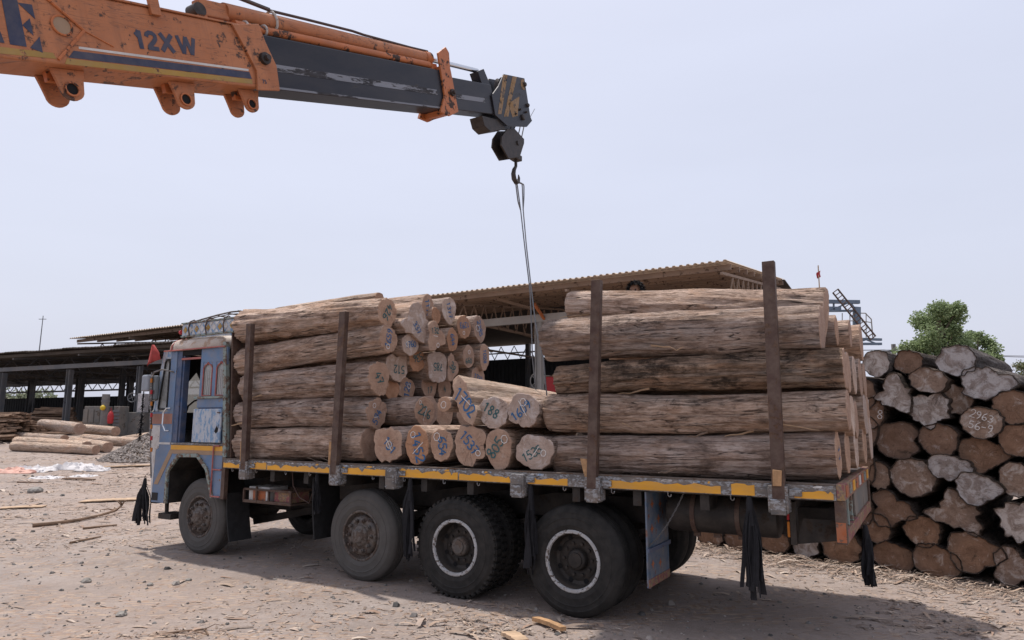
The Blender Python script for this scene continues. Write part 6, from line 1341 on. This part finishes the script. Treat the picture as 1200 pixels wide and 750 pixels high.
b.build('railing', M['sh_beam'], PL)
q = at(959, 338, 30.); b = MB(); b.tube([(q.x, 30, 3.0), (q.x+.06, 30, at(961,311,30).z)], .025, 6); o = b.build('flag_pole', M['plank']); tag(o, 'thin pole with a small red flag above the tail stack', 'flag')
vs = []; 
for i in range(6):
    for j in range(5): p1 = at(961.5-i*.9, 317+j*1.9 + i*.5, 30.); vs.append((p1.x, 30 + .05*math.sin(i*1.4+j), p1.z))
b = MB(); b.add(vs, [(i*5+j, i*5+j+1, (i+1)*5+j+1, (i+1)*5+j) for i in range(5) for j in range(4)]); f_ = b.build('flag_cloth', M['redplastic'], o, smooth=True)
# power pole with lines
q = at(1047, 405, 48.); PW = empty('power_pole', (q.x, 48, gh(q.x, 48))); tag(PW, 'short concrete power pole with lines behind the old pile', 'pole'); zt = q.z - gh(q.x, 48)
MB().tube([(0,0,-.3), (0,0,zt+.1)], [.2,.15], 8).build('pole', M['concrete'], PW); MB().box(-.9, .9, -.06, .06, zt-.5, zt-.36).build('crossarm', M['sh_steel'], PW)
for (e, r1) in ((-.7, 408), (.7, 412)):
    e1 = at(1420, r1, 48.); pts = [Vector((e, 0, zt-.3)).lerp(Vector((e1.x-q.x, 0, e1.z-gh(q.x,48))), k/14) - Vector((0, 0, .5*4*(k/14)*(1-k/14))) for k in range(15)]; MB().tube(pts, .022, 5).build('power_line', M['wire'], PW)
    e1 = at(700, 414, 48.); pts = [Vector((e, 0, zt-.3)).lerp(Vector((e1.x-q.x, 0, e1.z-gh(q.x,48))), k/14) for k in range(15)]; MB().tube(pts, .022, 5).build('power_line', M['wire'], PW)
# ---------------------------------------------------------------- trees
def tree(px, base_px, Y, top, wpx, label, seed, nl=9000, col=((.075,.125,.045), (.11,.165,.065), (.05,.09,.035)), ls=.11):
    c0 = at(px, base_px, Y); z0 = gh(c0.x, Y) - .1; zt = at(px, top, Y).z; H = zt-z0; R = wpx*Y/F/2; rd = random.Random(seed)
    o = empty('tree', (c0.x, Y, z0)); tag(o, label, 'tree'); b = MB(); b.tube([(0,0,0), (.06,0,H*.25), (.0,.05,H*.5), (.05,0,H*.85)], [.24,.19,.13,.04], 9); cl = []
    for k in range(46):
        a = rd.uniform(0, 2*PI); u = rd.uniform(.42, .97); rr = R*(1-.55*max(0, (u-.62)/.38)**1.5)*(.75+.25*rd.random())*(.75 if u < .5 else 1); f = rd.uniform(.30, 1.0); e = Vector((math.cos(a)*rr*f, math.sin(a)*rr*f, H*u)); s_ = Vector((0,0,H*max(.22, u-.30)))
        b.tube([s_, s_.lerp(e, .5) + Vector((0,0,.1)), e], [.07,.045,.015], 6); cl.append((e, rd.uniform(.12, .30)*R))
    b.build('trunk', M['trunk'], o, smooth=True); vs = []; fs = []; cols = []
    for i in range(nl):
        e, r = cl[int(rd.random()*len(cl))]; d = Vector((rd.gauss(0,1), rd.gauss(0,1), rd.gauss(0,.8))).normalized()*r*rd.random()**.4; p_ = e + d; t_ = Vector((rd.uniform(-1,1), rd.uniform(-1,1), rd.uniform(-.8,.3))).normalized(); s_ = t_.cross(Vector((rd.uniform(-1,1), rd.uniform(-1,1), rd.uniform(-1,1)))).normalized(); L_ = ls*rd.uniform(.7, 1.5); w_ = L_*.42; c_ = rd.choice(col); k = rd.uniform(.75, 1.35); bb = len(vs)
        vs += [p_, p_+t_*L_*.5+s_*w_, p_+t_*L_, p_+t_*L_*.5-s_*w_]; fs.append((bb,bb+1,bb+2,bb+3)); cols.extend([tuple(q_*k for q_ in c_)]*4)
    cr = tinted('crown', [tuple(v) for v in vs], fs, cols, 'leaf', kind=None); cr.parent = o
tree(1104, 470, 42., 358, 106, 'leafy green tree rising behind the old log pile', 3, 26000, ((.22,.285,.14), (.28,.345,.185), (.16,.215,.10)), .12)
tree(1150, 470, 44., 388, 60, 'lower green tree beside the taller one behind the pile', 8, 12000, ((.22,.285,.14), (.28,.345,.185), (.16,.215,.10)), .12)
tree(1212, 470, 50., 424, 60, 'dry pale green tree cut by the right edge', 12, 4000, ((.13,.15,.07), (.17,.17,.09), (.09,.11,.05)))
for i, px in enumerate((8, 44)): tree(px, 470, 78.+i*3, 460-i*2, 60, ['far bush seen through the shed gap at the left edge', 'far bush seen through the shed gap left of the post'][i], 20+i, 1500, ((.22,.25,.17), (.27,.29,.20), (.18,.21,.14)), .25)
